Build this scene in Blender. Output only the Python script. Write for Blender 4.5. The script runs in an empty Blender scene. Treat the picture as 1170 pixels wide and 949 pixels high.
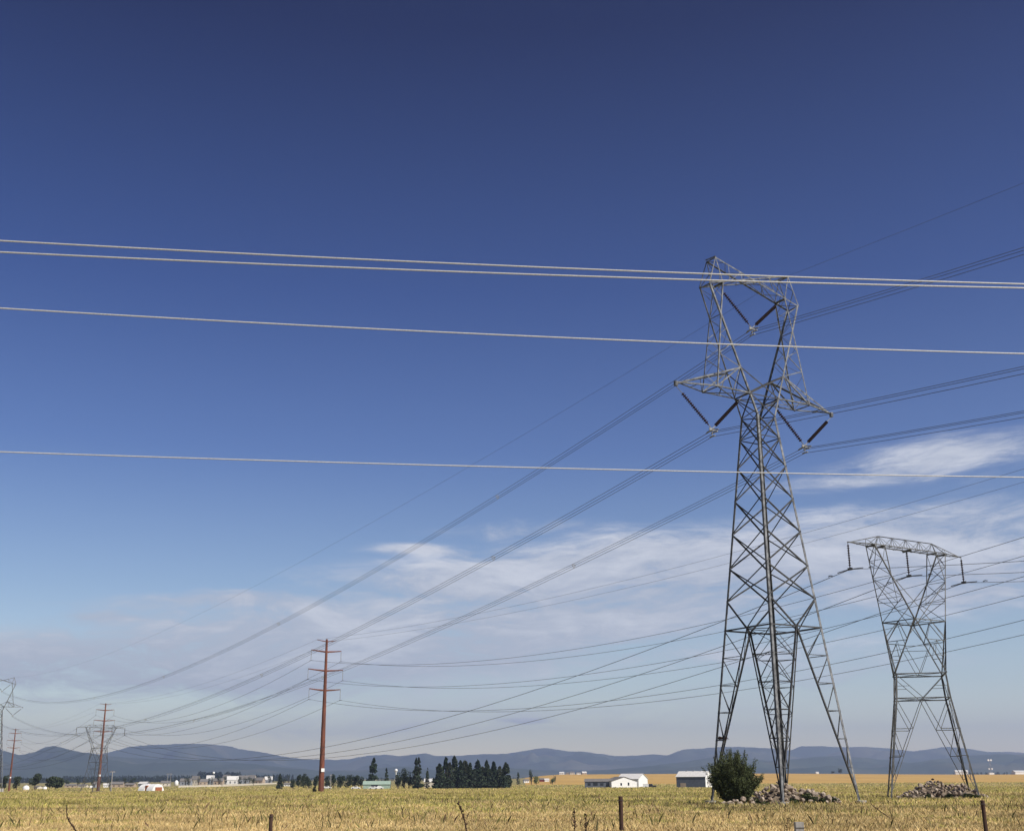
import bpy, math, random
import numpy as np
from mathutils import Vector, Matrix
random.seed(7); RNG = np.random.default_rng(7)
S = bpy.context.scene
COL = S.collection
R = math.radians
# ------------------------------------------------------------------ camera
IW, IH = 1170.0, 949.0
FOC, PITCH, ROLL, CAMH = 1357.2055, 0.2956, -0.0061, 2.0
Fv = Vector((0, math.cos(PITCH), math.sin(PITCH)))
_r = Vector((1, 0, 0)); _u = Vector((0, -math.sin(PITCH), math.cos(PITCH)))
Rv = _r * math.cos(ROLL) + _u * math.sin(ROLL)
Uv = -_r * math.sin(ROLL) + _u * math.cos(ROLL)
cd = bpy.data.cameras.new('camera'); cam = bpy.data.objects.new('camera', cd); COL.objects.link(cam)
M = Matrix.Identity(4)
for i, c in enumerate((Rv, Uv, -Fv)):
    for j in range(3): M[j][i] = c[j]
M[2][3] = CAMH
cam.matrix_world = M
cd.sensor_width = 36; cd.lens = FOC / IW * 36; cd.clip_start = 0.2; cd.clip_end = 90000
S.camera = cam

def ray(x, y):
    d = Fv * FOC + Rv * (x - IW / 2) - Uv * (y - IH / 2)
    return d / d.y
def proj_y(p):
    q = Vector(p) - Vector((0, 0, CAMH)); return IH / 2 - FOC * q.dot(Uv) / q.dot(Fv)

# ------------------------------------------------------------------ world, sun
SUN_AZ, SUN_EL = R(128), R(43)      # azimuth clockwise from +Y
sdir = Vector((math.sin(SUN_AZ) * math.cos(SUN_EL), math.cos(SUN_AZ) * math.cos(SUN_EL), math.sin(SUN_EL)))
S.view_settings.view_transform = 'Standard'; S.view_settings.look = 'None'
S.view_settings.gamma = 1; S.view_settings.use_curve_mapping = False
S.view_settings.exposure = 0.35
sl = bpy.data.lights.new('sun', 'SUN'); sl.energy = 4.8; sl.angle = R(0.5); sl.color = (1.0, 0.95, 0.88)
so = bpy.data.objects.new('sun', sl); COL.objects.link(so)
so.rotation_euler = sdir.to_track_quat('Z', 'Y').to_euler()

W = bpy.data.worlds.new('World'); S.world = W; W.use_nodes = True
nt = W.node_tree; nt.nodes.clear()
class G:
    """tiny helper for building node graphs"""
    def __init__(s, nt): s.nt = nt
    def n(s, t, **k):
        x = s.nt.nodes.new(t)
        for a, b in k.items(): setattr(x, a, b)
        return x
    def put(s, sock, v):
        if hasattr(v, 'links'): s.nt.links.new(v, sock)
        else: sock.default_value = v
    def m(s, op, a, b=None, c=None, clamp=False):
        x = s.n('ShaderNodeMath', operation=op); x.use_clamp = clamp
        for i, v in enumerate((a, b, c)):
            if v is not None: s.put(x.inputs[i], v)
        return x.outputs[0]
    def mix(s, f, a, b, mode='MIX'):
        x = s.n('ShaderNodeMix', data_type='RGBA', blend_type=mode)
        s.put(x.inputs[0], f); s.put(x.inputs[6], a); s.put(x.inputs[7], b); return x.outputs[2]
    def noise(s, vec, scale, detail=4, rough=0.55, dist=0.0):
        x = s.n('ShaderNodeTexNoise'); x.inputs['Scale'].default_value = scale
        x.inputs['Detail'].default_value = detail; x.inputs['Roughness'].default_value = rough
        x.inputs['Distortion'].default_value = dist
        if vec is not None: s.nt.links.new(vec, x.inputs['Vector'])
        return x.outputs[0]
    def ramp(s, f, stops):
        x = s.n('ShaderNodeValToRGB'); s.put(x.inputs[0], f)
        e = x.color_ramp.elements
        while len(e) < len(stops): e.new(0.5)
        for i, (p, c) in enumerate(stops):
            e[i].position = p; e[i].color = (c if hasattr(c, '__len__') else (c, c, c)) + ((1,) if hasattr(c, '__len__') else (1,))
        return x.outputs[0]
    def sstep(s, v, a, b):
        x = s.n('ShaderNodeMapRange'); x.interpolation_type = 'SMOOTHSTEP'
        s.put(x.inputs[0], v); x.inputs[1].default_value = a; x.inputs[2].default_value = b
        return x.outputs[0]
    def comb(s, a, b, c):
        x = s.n('ShaderNodeCombineXYZ'); s.put(x.inputs[0], a); s.put(x.inputs[1], b); s.put(x.inputs[2], c); return x.outputs[0]
g = G(nt)
sky = g.n('ShaderNodeTexSky', sky_type='NISHITA'); sky.sun_disc = False
sky.sun_elevation = SUN_EL; sky.sun_rotation = SUN_AZ
sky.altitude = 700; sky.air_density = 1.0; sky.dust_density = 0.6; sky.ozone_density = 2.2
tc = g.n('ShaderNodeTexCoord'); sp = g.n('ShaderNodeSeparateXYZ'); nt.links.new(tc.outputs['Generated'], sp.inputs[0])
hx, hy, hz = sp.outputs
hor = g.m('SQRT', g.m('ADD', g.m('MULTIPLY', hx, hx), g.m('MULTIPLY', hy, hy)))
elv = g.m('DIVIDE', hz, g.m('MAXIMUM', hor, 0.02))          # tan(elevation)
azm = g.m('ARCTAN2', hx, hy)                                 # azimuth from +Y
# polarised, saturated upper sky: deeper blue with height
tint = g.ramp(g.m('MULTIPLY', elv, 1.0, clamp=True), [(0.0, (2.35, 1.95, 1.45)), (0.07, (1.42, 1.30, 1.17)), (0.15, (0.98, 0.98, 1.02)), (0.27, (0.50, 0.60, 0.88)),
                                   (0.42, (0.24, 0.35, 0.68)), (0.70, (0.045, 0.10, 0.31)), (1.0, (0.03, 0.07, 0.22))])
base = g.mix(1.0, sky.outputs[0], tint, 'MULTIPLY')
# high thin cloud sheets
warp = g.noise(g.comb(g.m('MULTIPLY', azm, 3.0), g.m('MULTIPLY', elv, 6.0), 0.0), 1.6, 3)
av = g.m('ADD', azm, g.m('MULTIPLY', g.m('SUBTRACT', warp, 0.5), 0.10))
ev = g.m('ADD', g.m('SUBTRACT', elv, g.m('MULTIPLY', azm, 0.02)), g.m('MULTIPLY', g.m('SUBTRACT', warp, 0.5), 0.05))
n1 = g.noise(g.comb(g.m('MULTIPLY', av, 4.0), g.m('MULTIPLY', ev, 26.0), 3.1), 1.0, 7, 0.62, 0.4)
n2 = g.noise(g.comb(g.m('MULTIPLY', av, 9.0), g.m('MULTIPLY', ev, 34.0), 8.4), 1.3, 9, 0.68, 0.8)
def blob(ac, ec, aw, ew, amp):
    a = g.m('DIVIDE', g.m('SUBTRACT', av, ac), aw); e = g.m('DIVIDE', g.m('SUBTRACT', ev, ec), ew)
    q = g.m('ADD', g.m('MULTIPLY', a, a), g.m('MULTIPLY', e, e))
    return g.m('MULTIPLY', g.m('POWER', 2.718, g.m('MULTIPLY', q, -1.0)), amp)
def A(x): return math.atan(ray(x, 700).x)
def E_(x, y):
    r = ray(x, y); a = math.atan2(r.x, 1); return r.z / math.hypot(r.x, 1) - 0.02 * a
blobs = None
for x, y, wx, wy, amp in [(700, 640, 210, 26, .80), (900, 665, 260, 34, .85), (560, 670, 200, 22, .80), (640, 712, 200, 22, .80), (330, 715, 200, 16, .62), (1060, 600, 180, 30, .72), (480, 745, 230, 30, .92), (300, 765, 240, 28, .72), (60, 745, 220, 24, .78), (1120, 645, 140, 26, .55), (50, 775, 190, 16, .62), (1100, 518, 100, 20, .80),
                          (985, 545, 120, 10, .42), (1110, 680, 120, 22, .55), (240, 692, 150, 9, .72), (600, 603, 90, 9, .5), (110, 705, 60, 6, .6), (465, 630, 50, 6, .6), (960, 770, 150, 20, .35), (560, 820, 420, 26, .32), (870, 745, 120, 12, .4), (590, 827, 26, 3, .6)]:
    b = blob(A(x), E_(x, y), wx / FOC, wy / FOC, amp)
    blobs = b if blobs is None else g.m('ADD', blobs, b)
n3 = g.noise(g.comb(g.m('MULTIPLY', av, 22.0), g.m('MULTIPLY', ev, 110.0), 5.2), 1.0, 6, 0.7, 1.2)
tex = g.m('ADD', g.m('ADD', g.m('MULTIPLY', n1, 1.9), g.m('MULTIPLY', n2, 1.6)), g.m('MULTIPLY', n3, 0.8))
bl1 = g.m('MINIMUM', blobs, 1.0)
dens = g.m('ADD', bl1, g.m('MULTIPLY', g.m('SUBTRACT', tex, 2.12), g.m('ADD', 0.30, g.m('MULTIPLY', bl1, 1.15))))
cl = g.sstep(dens, 0.04, 1.0)
cl = g.m('MULTIPLY', g.m('MULTIPLY', cl, 0.88), g.sstep(blobs, 0.03, 0.22))
cloudc = g.mix(g.sstep(tex, 1.9, 2.7), (4.9, 5.3, 6.2, 1), (7.2, 7.4, 8.0, 1))
CLOUD = g.mix(cl, base, cloudc)
bg = g.n('ShaderNodeBackground'); bg.inputs[1].default_value = 0.085
nt.links.new(CLOUD, bg.inputs[0])
wo = g.n('ShaderNodeOutputWorld'); nt.links.new(bg.outputs[0], wo.inputs[0])

# ------------------------------------------------------------------ materials
def mat(name, c1, c2=None, scale=3.0, rough=0.8, metal=0.0, detail=4, spec=0.3, lo=0.35, hi=0.65, coord='Object', bump=0.0, stretch=(1, 1, 1)):
    m = bpy.data.materials.new(name); m.use_nodes = True
    t = m.node_tree; b = t.nodes['Principled BSDF']; k = G(t)
    b.inputs['Roughness'].default_value = rough; b.inputs['Metallic'].default_value = metal
    b.inputs['Specular IOR Level'].default_value = spec
    if c2 is None: c2 = tuple(v * 0.8 for v in c1)
    tcn = k.n('ShaderNodeTexCoord'); mp = k.n('ShaderNodeMapping'); mp.inputs['Scale'].default_value = stretch
    t.links.new(tcn.outputs[coord], mp.inputs[0])
    nz = k.noise(mp.outputs[0], scale, detail, 0.6)
    r = k.ramp(nz, [(lo, c1), (hi, c2)])
    t.links.new(r, b.inputs['Base Color'])
    if bump:
        bn = k.n('ShaderNodeBump'); bn.inputs['Strength'].default_value = bump; t.links.new(nz, bn.inputs['Height']); t.links.new(bn.outputs[0], b.inputs['Normal'])
    return m
def attr_mat(name, rough=0.9, trans=0.0, attr='col'):
    m = bpy.data.materials.new(name); m.use_nodes = True; t = m.node_tree; b = t.nodes['Principled BSDF']
    a = t.nodes.new('ShaderNodeAttribute'); a.attribute_name = attr; t.links.new(a.outputs['Color'], b.inputs['Base Color'])
    b.inputs['Roughness'].default_value = rough; b.inputs['Specular IOR Level'].default_value = 0.12
    return m
MT = dict(
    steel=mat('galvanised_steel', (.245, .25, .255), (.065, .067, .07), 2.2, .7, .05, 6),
    steel2=mat('weathered_galvanised_steel', (.155, .155, .15), (.06, .06, .058), 2.0, .75, .05, 5),
    rust=mat('weathering_steel', (.20, .07, .042), (.11, .045, .03), 1.2, .75, .1, 6, stretch=(1, 1, .25)),
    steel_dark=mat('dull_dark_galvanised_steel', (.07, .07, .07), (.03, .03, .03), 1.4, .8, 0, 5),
    porc=mat('brown_porcelain', (.022, .010, .009), (.035, .016, .013), 4, .65, 0, 2, .15),
    alu=mat('aluminium_wire', (.10, .10, .11), (.07, .07, .08), 5, .6, .3, 2),
    alu_bright=mat('bright_aluminium_strand', (.60, .59, .57), (.42, .41, .40), 60, .55, .15, 3),
    alu_fit=mat('aluminium_fitting', (.34, .33, .31), (.24, .24, .23), 8, .5, .4, 2),
    conc=mat('concrete', (.42, .40, .36), (.30, .28, .25), 6, .9),
    wood=mat('weathered_post_wood', (.085, .05, .035), (.04, .022, .018), 14, .9, 0, 6, .2, stretch=(1, 1, .15)),
    greywood=mat('grey_weathered_wood', (.36, .34, .31), (.24, .22, .2), 16, .9, 0, 6, .2, stretch=(1, 1, .15)),
    twig=mat('dark_bark', (.075, .045, .03), (.04, .025, .02), 10, .95, 0, 4, .1),
    bark=mat('bark', (.13, .09, .06), (.07, .05, .035), 8, .95, 0, 5, .1),
    white=mat('white_paint', (.80, .79, .75), (.70, .69, .66), 1.5, .6),
    cream=mat('cream_paint', (.62, .56, .45), (.54, .48, .38), 1.0, .7),
    tan=mat('tan_siding', (.42, .33, .24), (.35, .27, .2), 1.0, .8),
    grey=mat('grey_siding', (.30, .31, .33), (.24, .25, .27), 1.0, .8),
    darkgrey=mat('slate_blue_siding_and_shade', (.115, .13, .155), (.09, .10, .125), 1.4, .7),  # house siding colour, reused as painted shade on the barn's long side
    roofgrey=mat('grey_shingle', (.20, .185, .17), (.13, .12, .115), 2.2, .9),
    roofwhite=mat('pale_metal_roof', (.66, .64, .60), (.56, .54, .51), 1.2, .5),
    roofgreen=mat('pale_green_metal_roof', (.33, .42, .34), (.27, .36, .29), 1.0, .6),
    red=mat('maroon_paint', (.22, .03, .03), (.16, .025, .025), 2, .6),
    orange=mat('rust_orange_metal', (.38, .13, .05), (.24, .08, .04), 3, .8),
    glass=mat('dark_glass', (.03, .035, .045), (.02, .025, .03), 2, .12, 0, 2, .5),
    tyre=mat('tyre_rubber', (.025, .025, .025), (.018, .018, .018), 8, .9),
    carpaint=mat('black_car_paint', (.03, .03, .035), (.02, .02, .025), 3, .3, .2, 2, .5),
    foliage=attr_mat('foliage'), blade=attr_mat('dry_blades', .95), )

# ------------------------------------------------------------------ object helpers
def tag(o, label=None, cat=None, group=None, kind=None):
    if label: o['label'] = label
    if cat: o['category'] = cat
    if group: o['group'] = group
    if kind: o['kind'] = kind
    return o
def empty(name, loc, rz=0.0):
    o = bpy.data.objects.new(name, None); o.empty_display_size = .2; COL.objects.link(o); o.location = loc; o.rotation_euler = (0, 0, rz); return o
WS = [1.0]
class MB:
    def __init__(s): s.v = []; s.f = []; s.mi = []; s.cur = 0
    def add(s, vs, fs):
        b = len(s.v); s.v += [tuple(p) for p in vs]; s.f += [tuple(b + i for i in f) for f in fs]; s.mi += [s.cur] * len(fs)
    def box(s, a, b):
        x0, y0, z0 = a; x1, y1, z1 = b
        s.add([(x0, y0, z0), (x1, y0, z0), (x1, y1, z0), (x0, y1, z0), (x0, y0, z1), (x1, y0, z1), (x1, y1, z1), (x0, y1, z1)],
              [(0, 3, 2, 1), (4, 5, 6, 7), (0, 1, 5, 4), (1, 2, 6, 5), (2, 3, 7, 6), (3, 0, 4, 7)])
    def obox(s, P, Q, a, b, wa, wb, oa=0.0, ob=0.0):
        """bar from P to Q, section spans a:[oa,oa+wa], b:[ob,ob+wb]"""
        c = [a * oa + b * ob, a * (oa + wa) + b * ob, a * (oa + wa) + b * (ob + wb), a * oa + b * (ob + wb)]
        s.add([P + k for k in c] + [Q + k for k in c], [(0, 3, 2, 1), (4, 5, 6, 7), (0, 1, 5, 4), (1, 2, 6, 5), (2, 3, 7, 6), (3, 0, 4, 7)])
    def angle(s, P, Q, w, a, b, t=0.018):
        """L section rolled steel; flanges run along a and b from the P-Q line"""
        w = w * WS[0]; P = Vector(P); Q = Vector(Q); d = (Q - P).normalized()
        a = Vector(a); a = (a - d * a.dot(d)).normalized()
        b = Vector(b); b = b - d * b.dot(d); b = (b - a * b.dot(a)).normalized()
        s.obox(P, Q, a, b, w, t); s.obox(P, Q, b, a, w - t, t, oa=t)
    def brace(s, P, Q, w, n=(0, 0, 1), t=0.014):
        """bracing angle lying in the face with outward normal n"""
        P = Vector(P); Q = Vector(Q); d = (Q - P).normalized(); n = Vector(n)
        if abs(n.normalized().dot(d)) > .95: n = Vector((1, .2, .1))
        a = d.cross(n).normalized(); s.angle(P - a * w * .5, Q - a * w * .5, w, a, -n, t)
    def tube(s, pts, r, k=6, cap=True):
        pts = [Vector(p) for p in pts]; n = len(pts); rs = r if hasattr(r, '__len__') else [r] * n; base = len(s.v); vs = []
        for i, p in enumerate(pts):
            d = (pts[min(i + 1, n - 1)] - pts[max(i - 1, 0)]).normalized()
            up = Vector((0, 0, 1)) if abs(d.z) < .9 else Vector((1, 0, 0))
            a = d.cross(up).normalized(); b = a.cross(d).normalized()
            for j in range(k):
                t = 2 * math.pi * j / k; vs.append(p + (a * math.cos(t) + b * math.sin(t)) * rs[i])
        fs = [(i * k + j, i * k + (j + 1) % k, (i + 1) * k + (j + 1) % k, (i + 1) * k + j) for i in range(n - 1) for j in range(k)]
        if cap: fs += [tuple(range(k))[::-1], tuple((n - 1) * k + j for j in range(k))]
        s.add(vs, fs)
    def build(s, name, m, parent=None, smooth=False):
        me = bpy.data.meshes.new(name); me.from_pydata(s.v, [], s.f)
        for q in (m if isinstance(m, (list, tuple)) else [m]): me.materials.append(q)
        if any(s.mi): me.polygons.foreach_set('material_index', s.mi)
        if smooth: me.polygons.foreach_set('use_smooth', [True] * len(s.f))
        me.update(); o = bpy.data.objects.new(name, me); COL.objects.link(o)
        if parent: o.parent = parent
        return o
def copy_tree(o, parent=None):
    c = o.copy(); COL.objects.link(c)
    if parent: c.parent = parent
    for ch in [x for x in bpy.data.objects if x.parent == o]: copy_tree(ch, c)
    return c
def np_mesh(name, V, F, mats, colors=None, parent=None, mi=None, smooth=False):
    """V (n,3), F (m,k) constant k"""
    me = bpy.data.meshes.new(name); n = len(V); m_, k = F.shape
    me.vertices.add(n); me.vertices.foreach_set('co', np.asarray(V, np.float32).ravel())
    me.loops.add(m_ * k); me.loops.foreach_set('vertex_index', F.astype(np.int32).ravel())
    me.polygons.add(m_); me.polygons.foreach_set('loop_start', np.arange(0, m_ * k, k, dtype=np.int32))
    me.polygons.foreach_set('loop_total', np.full(m_, k, np.int32))
    if mi is not None: me.polygons.foreach_set('material_index', mi.astype(np.int32))
    if smooth: me.polygons.foreach_set('use_smooth', np.ones(m_, bool))
    for q in (mats if isinstance(mats, (list, tuple)) else [mats]): me.materials.append(q)
    if colors is not None:
        at = me.attributes.new('col', 'FLOAT_COLOR', 'POINT'); c = np.ones((n, 4), np.float32); c[:, :3] = colors; at.data.foreach_set('color', c.ravel())
    me.update(); me.validate(); o = bpy.data.objects.new(name, me); COL.objects.link(o)
    if parent: o.parent = parent
    return o

# ------------------------------------------------------------------ terrain
def ss(x): x = min(1, max(0, x)); return x * x * (3 - 2 * x)
def gz(x, y):
    r = math.hypot(x, y); z = -3.0 * ss((r - 110) / 520)
    if y > 0:
        t = x / y
        z += 9.5 * ss((r - 820) / 1300) * ss((t + .02) / .06) * (1 - .45 * ss((t - .15) / .25)) * (1 - ss((r - 2700) / 900))
    return z
def at(x, Y, dz=0.0):
    t = ray(x, 888).x; return Vector((t * Y, Y, gz(t * Y, Y) + dz))
def ground():
    az = [math.radians(a) for a in list(range(-180, -36, 9)) + [-34 + .5 * i for i in range(137)] + list(range(36, 180, 9))]
    rs = [0.0, 5, 12, 20, 28, 36, 44, 52, 60, 70, 80, 90, 100, 110, 125, 140, 160, 180, 210, 240, 280, 320, 360, 400, 450, 500, 560, 620, 700, 760, 820, 860, 900, 960, 1040, 1120, 1200, 1300,
          1400, 1520, 1650, 1800, 1950, 2120, 2300, 2500, 2700, 2900, 3150, 3400, 3700, 4200, 5000, 6500, 8500, 11000, 14000, 16700]
    V = []; F = []; mi = []
    for r in rs[1:]:
        for a in az:
            x, y = r * math.sin(a), r * math.cos(a); V.append((x, y, gz(x, y)))
    n = len(az)
    for i in range(len(rs) - 2):
        for j in range(n):
            F.append((i * n + j, (i + 1) * n + j, (i + 1) * n + (j + 1) % n, i * n + (j + 1) % n))
            t = math.tan(az[j]) if abs(az[j]) < 1.2 else -9
            mi.append(1 if (rs[i + 1] >= 859 and rs[i + 1] < 3300 and t > 0.0) else 0)
    me = bpy.data.meshes.new('ground'); me.from_pydata(V + [(0, 0, 0)], [], F + [((j + 1) % n, len(V), j) for j in range(n)]); 
    # meadow material
    m = bpy.data.materials.new('meadow_ground'); m.use_nodes = True; t = m.node_tree; b = t.nodes['Principled BSDF']; k = G(t)
    b.inputs['Roughness'].default_value = .95; b.inputs['Specular IOR Level'].default_value = .1
    geo = k.n('ShaderNodeNewGeometry'); mp = k.n('ShaderNodeMapping'); mp.inputs['Scale'].default_value = (1, 1, 0); t.links.new(geo.outputs['Position'], mp.inputs[0]); p = mp.outputs[0]
    big = k.noise(p, .018, 5, .6); mid = k.noise(p, .11, 5, .65); fine = k.noise(p, 1.6, 6, .7)
    c1 = k.ramp(mid, [(.32, (.20, .175, .06)), (.5, (.33, .27, .10)), (.68, (.44, .33, .16))])
    c2 = k.ramp(fine, [(.3, (.20, .16, .07)), (.7, (.44, .35, .17))])
    c = k.mix(.5, c1, c2); c = k.mix(k.sstep(big, .42, .62), c, (.18, .17, .055, 1))
    t.links.new(c, b.inputs['Base Color'])
    w = mat('ripe_wheat_field', (.52, .33, .10), (.42, .26, .08), .02, .95, 0, 8, .1, .3, .7, 'Object', 0, (1, .25, 1))
    me.materials.append(m); me.materials.append(w); me.polygons.foreach_set('material_index', mi + [0] * n); me.polygons.foreach_set('use_smooth', [True] * len(me.polygons)); me.update()
    o = bpy.data.objects.new('ground', me); COL.objects.link(o); tag(o, kind='structure')
ground()

# mountains: two ranges of real relief
from mathutils import noise as MN
def range_mesh(name, pts, Rr, depth, seed, cols, amp=1.0):
    xs = np.array([p[0] for p in pts], float); ys = np.array([p[1] for p in pts], float)
    N = 520; px = np.linspace(-420, 1590, N); T = []; Hh = []
    for x in px:
        y = np.interp(x, xs, ys) + .9 * MN.fractal(Vector((x * .035, seed, 0)), 1, 2, 3) + .45 * MN.fractal(Vector((x * .16, seed + 4, 0)), 1, 2, 3); r = ray(float(x), float(y)); T.append(r.x); Hh.append(r.z * Rr + CAMH)
    K = 46; V = []; C = []
    fr = np.concatenate([np.linspace(0, 1, 34), np.linspace(1.02, 1.22, 12)])
    for k in range(K):
        f = fr[k]
        for i in range(N):
            Y = Rr - depth + depth * f; X = T[i] * Y; H = Hh[i]
            prof = (f ** 0.85) if f <= 1 else max(0.0, 1 - (f - 1) * 2.5)
            env = min(1, max(0, 4 * f * (1 - f))) if f <= 1 else 0
            q = Vector((X / 900 + seed, Y / 900, 0)); nz = MN.ridged_multi_fractal(q, 1.0, 2.1, 6, 1.0, 2.0) - 1.0
            n2 = MN.fractal(Vector((X / 260, Y / 260, seed)), 1, 2, 4)
            z = H * prof + env * H * (0.24 * nz * amp) + n2 * H * .012 * min(1, f * 3)
            if f < 1: z = min(z, (H) * (Y / Rr) * 0.985 + 0)
            V.append((X, Y, max(-3.5, z - 3.5)))
    idx = np.arange(K * N).reshape(K, N)
    F = np.stack([idx[:-1, :-1], idx[:-1, 1:], idx[1:, 1:], idx[1:, :-1]], -1).reshape(-1, 4)
    m = bpy.data.materials.new(name + '_forest'); m.use_nodes = True; t = m.node_tree; b = t.nodes['Principled BSDF']; k = G(t)
    b.inputs['Roughness'].default_value = 1; b.inputs['Specular IOR Level'].default_value = 0
    tcn = k.n('ShaderNodeTexCoord')
    a = k.noise(tcn.outputs['Object'], .0011, 7, .62, .6); c_ = k.noise(tcn.outputs['Object'], .006, 6, .7)
    col = k.mix(.55, k.ramp(a, [(.40, cols[0]), (.52, cols[1]), (.64, cols[2])]), k.ramp(c_, [(.35, cols[0]), (.7, cols[1])]))
    t.links.new(col, b.inputs['Base Color'])
    o = np_mesh(name, np.array(V), F, m, smooth=True); tag(o, kind='structure'); return o
SKY1 = [(-420, 852), (-200, 856), (-60, 850), (0, 860), (22, 862), (110, 862), (118, 860), (150, 852), (180, 849.5), (205, 848.5), (240, 849), (262, 852), (290, 857), (310, 861), (335, 865), (350, 866), (380, 867), (400, 866), (420, 862), (440, 861),
        (455, 863), (470, 861), (487, 860), (497, 863), (510, 863), (530, 862), (555, 861), (580, 860), (600, 857), (622, 854), (650, 857), (668, 858), (690, 861), (705, 863), (730, 862), (745, 860.5), (762, 862), (780, 855), (800, 854), (830, 852), (860, 853),
        (890, 855), (903, 857), (915, 852), (935, 851), (960, 853), (990, 853), (1005, 854), (1045, 858), (1065, 854), (1077, 852), (1100, 854), (1130, 858), (1170, 859), (1300, 850), (1590, 856)]
SKY2 = [(-420, 865), (-150, 857), (-30, 861), (-5, 853), (5, 857), (22, 862), (40, 858), (50, 852.5), (62, 850.5), (75, 853.5), (95, 859), (115, 861), (150, 865), (200, 866), (260, 869), (320, 875), (380, 880), (420, 878), (455, 874), (500, 879), (560, 876), (640, 879), (700, 878), (760, 872),
        (830, 862), (880, 868), (960, 862), (1040, 870), (1110, 862), (1150, 860), (1200, 862), (1590, 860)]
range_mesh('far_mountains', SKY1, 13500, 3400, 3.3, [(.03, .045, .025), (.06, .075, .045), (.20, .17, .115)], 2.4)
range_mesh('near_hills', SKY2, 9800, 3000, 8.1, [(.03, .045, .025), (.055, .07, .04), (.15, .135, .09)], 2.4)

# haze
hb = MB(); hb.box((-16800, -16800, -4.6), (16800, 16800, 640))
hm = bpy.data.materials.new('haze_air'); hm.use_nodes = True; t = hm.node_tree; t.nodes.clear()
pv = t.nodes.new('ShaderNodeVolumePrincipled'); pv.inputs['Color'].default_value = (.56, .68, 1, 1); pv.inputs['Density'].default_value = 9.6e-5; pv.inputs['Anisotropy'].default_value = .2
oo = t.nodes.new('ShaderNodeOutputMaterial'); t.links.new(pv.outputs[0], oo.inputs['Volume'])
ho = hb.build('haze', hm); tag(ho, kind='stuff')

# ------------------------------------------------------------------ insulators and fittings
def insulator_mb(P, Q, pitch=.20, r=.15, k=10):
    P = Vector(P); Q = Vector(Q); d = Q - P; L = d.length; d.normalize(); n = int(L / pitch)
    up = Vector((0, 0, 1)) if abs(d.z) < .9 else Vector((1, 0, 0)); a = d.cross(up).normalized(); b = a.cross(d)
    prof = []
    for i in range(n):
        s = i * pitch; prof += [(s, .05), (s + pitch * .30, .055), (s + pitch * .42, r), (s + pitch * .62, r * .97), (s + pitch * .70, .05)]
    prof.append((L, .05)); mb = MB(); vs = []; fs = []
    for s, rr in prof:
        for j in range(k):
            t = 2 * math.pi * j / k; vs.append(P + d * s + (a * math.cos(t) + b * math.sin(t)) * rr)
    for i in range(len(prof) - 1):
        for j in range(k): fs.append((i * k + j, i * k + (j + 1) % k, (i + 1) * k + (j + 1) % k, (i + 1) * k + j))
    mb.add(vs, fs); return mb
def nloc(u, v, z): return Vector((u, -v, z))
def lerp(a, b, t): return a + (b - a) * t

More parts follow.
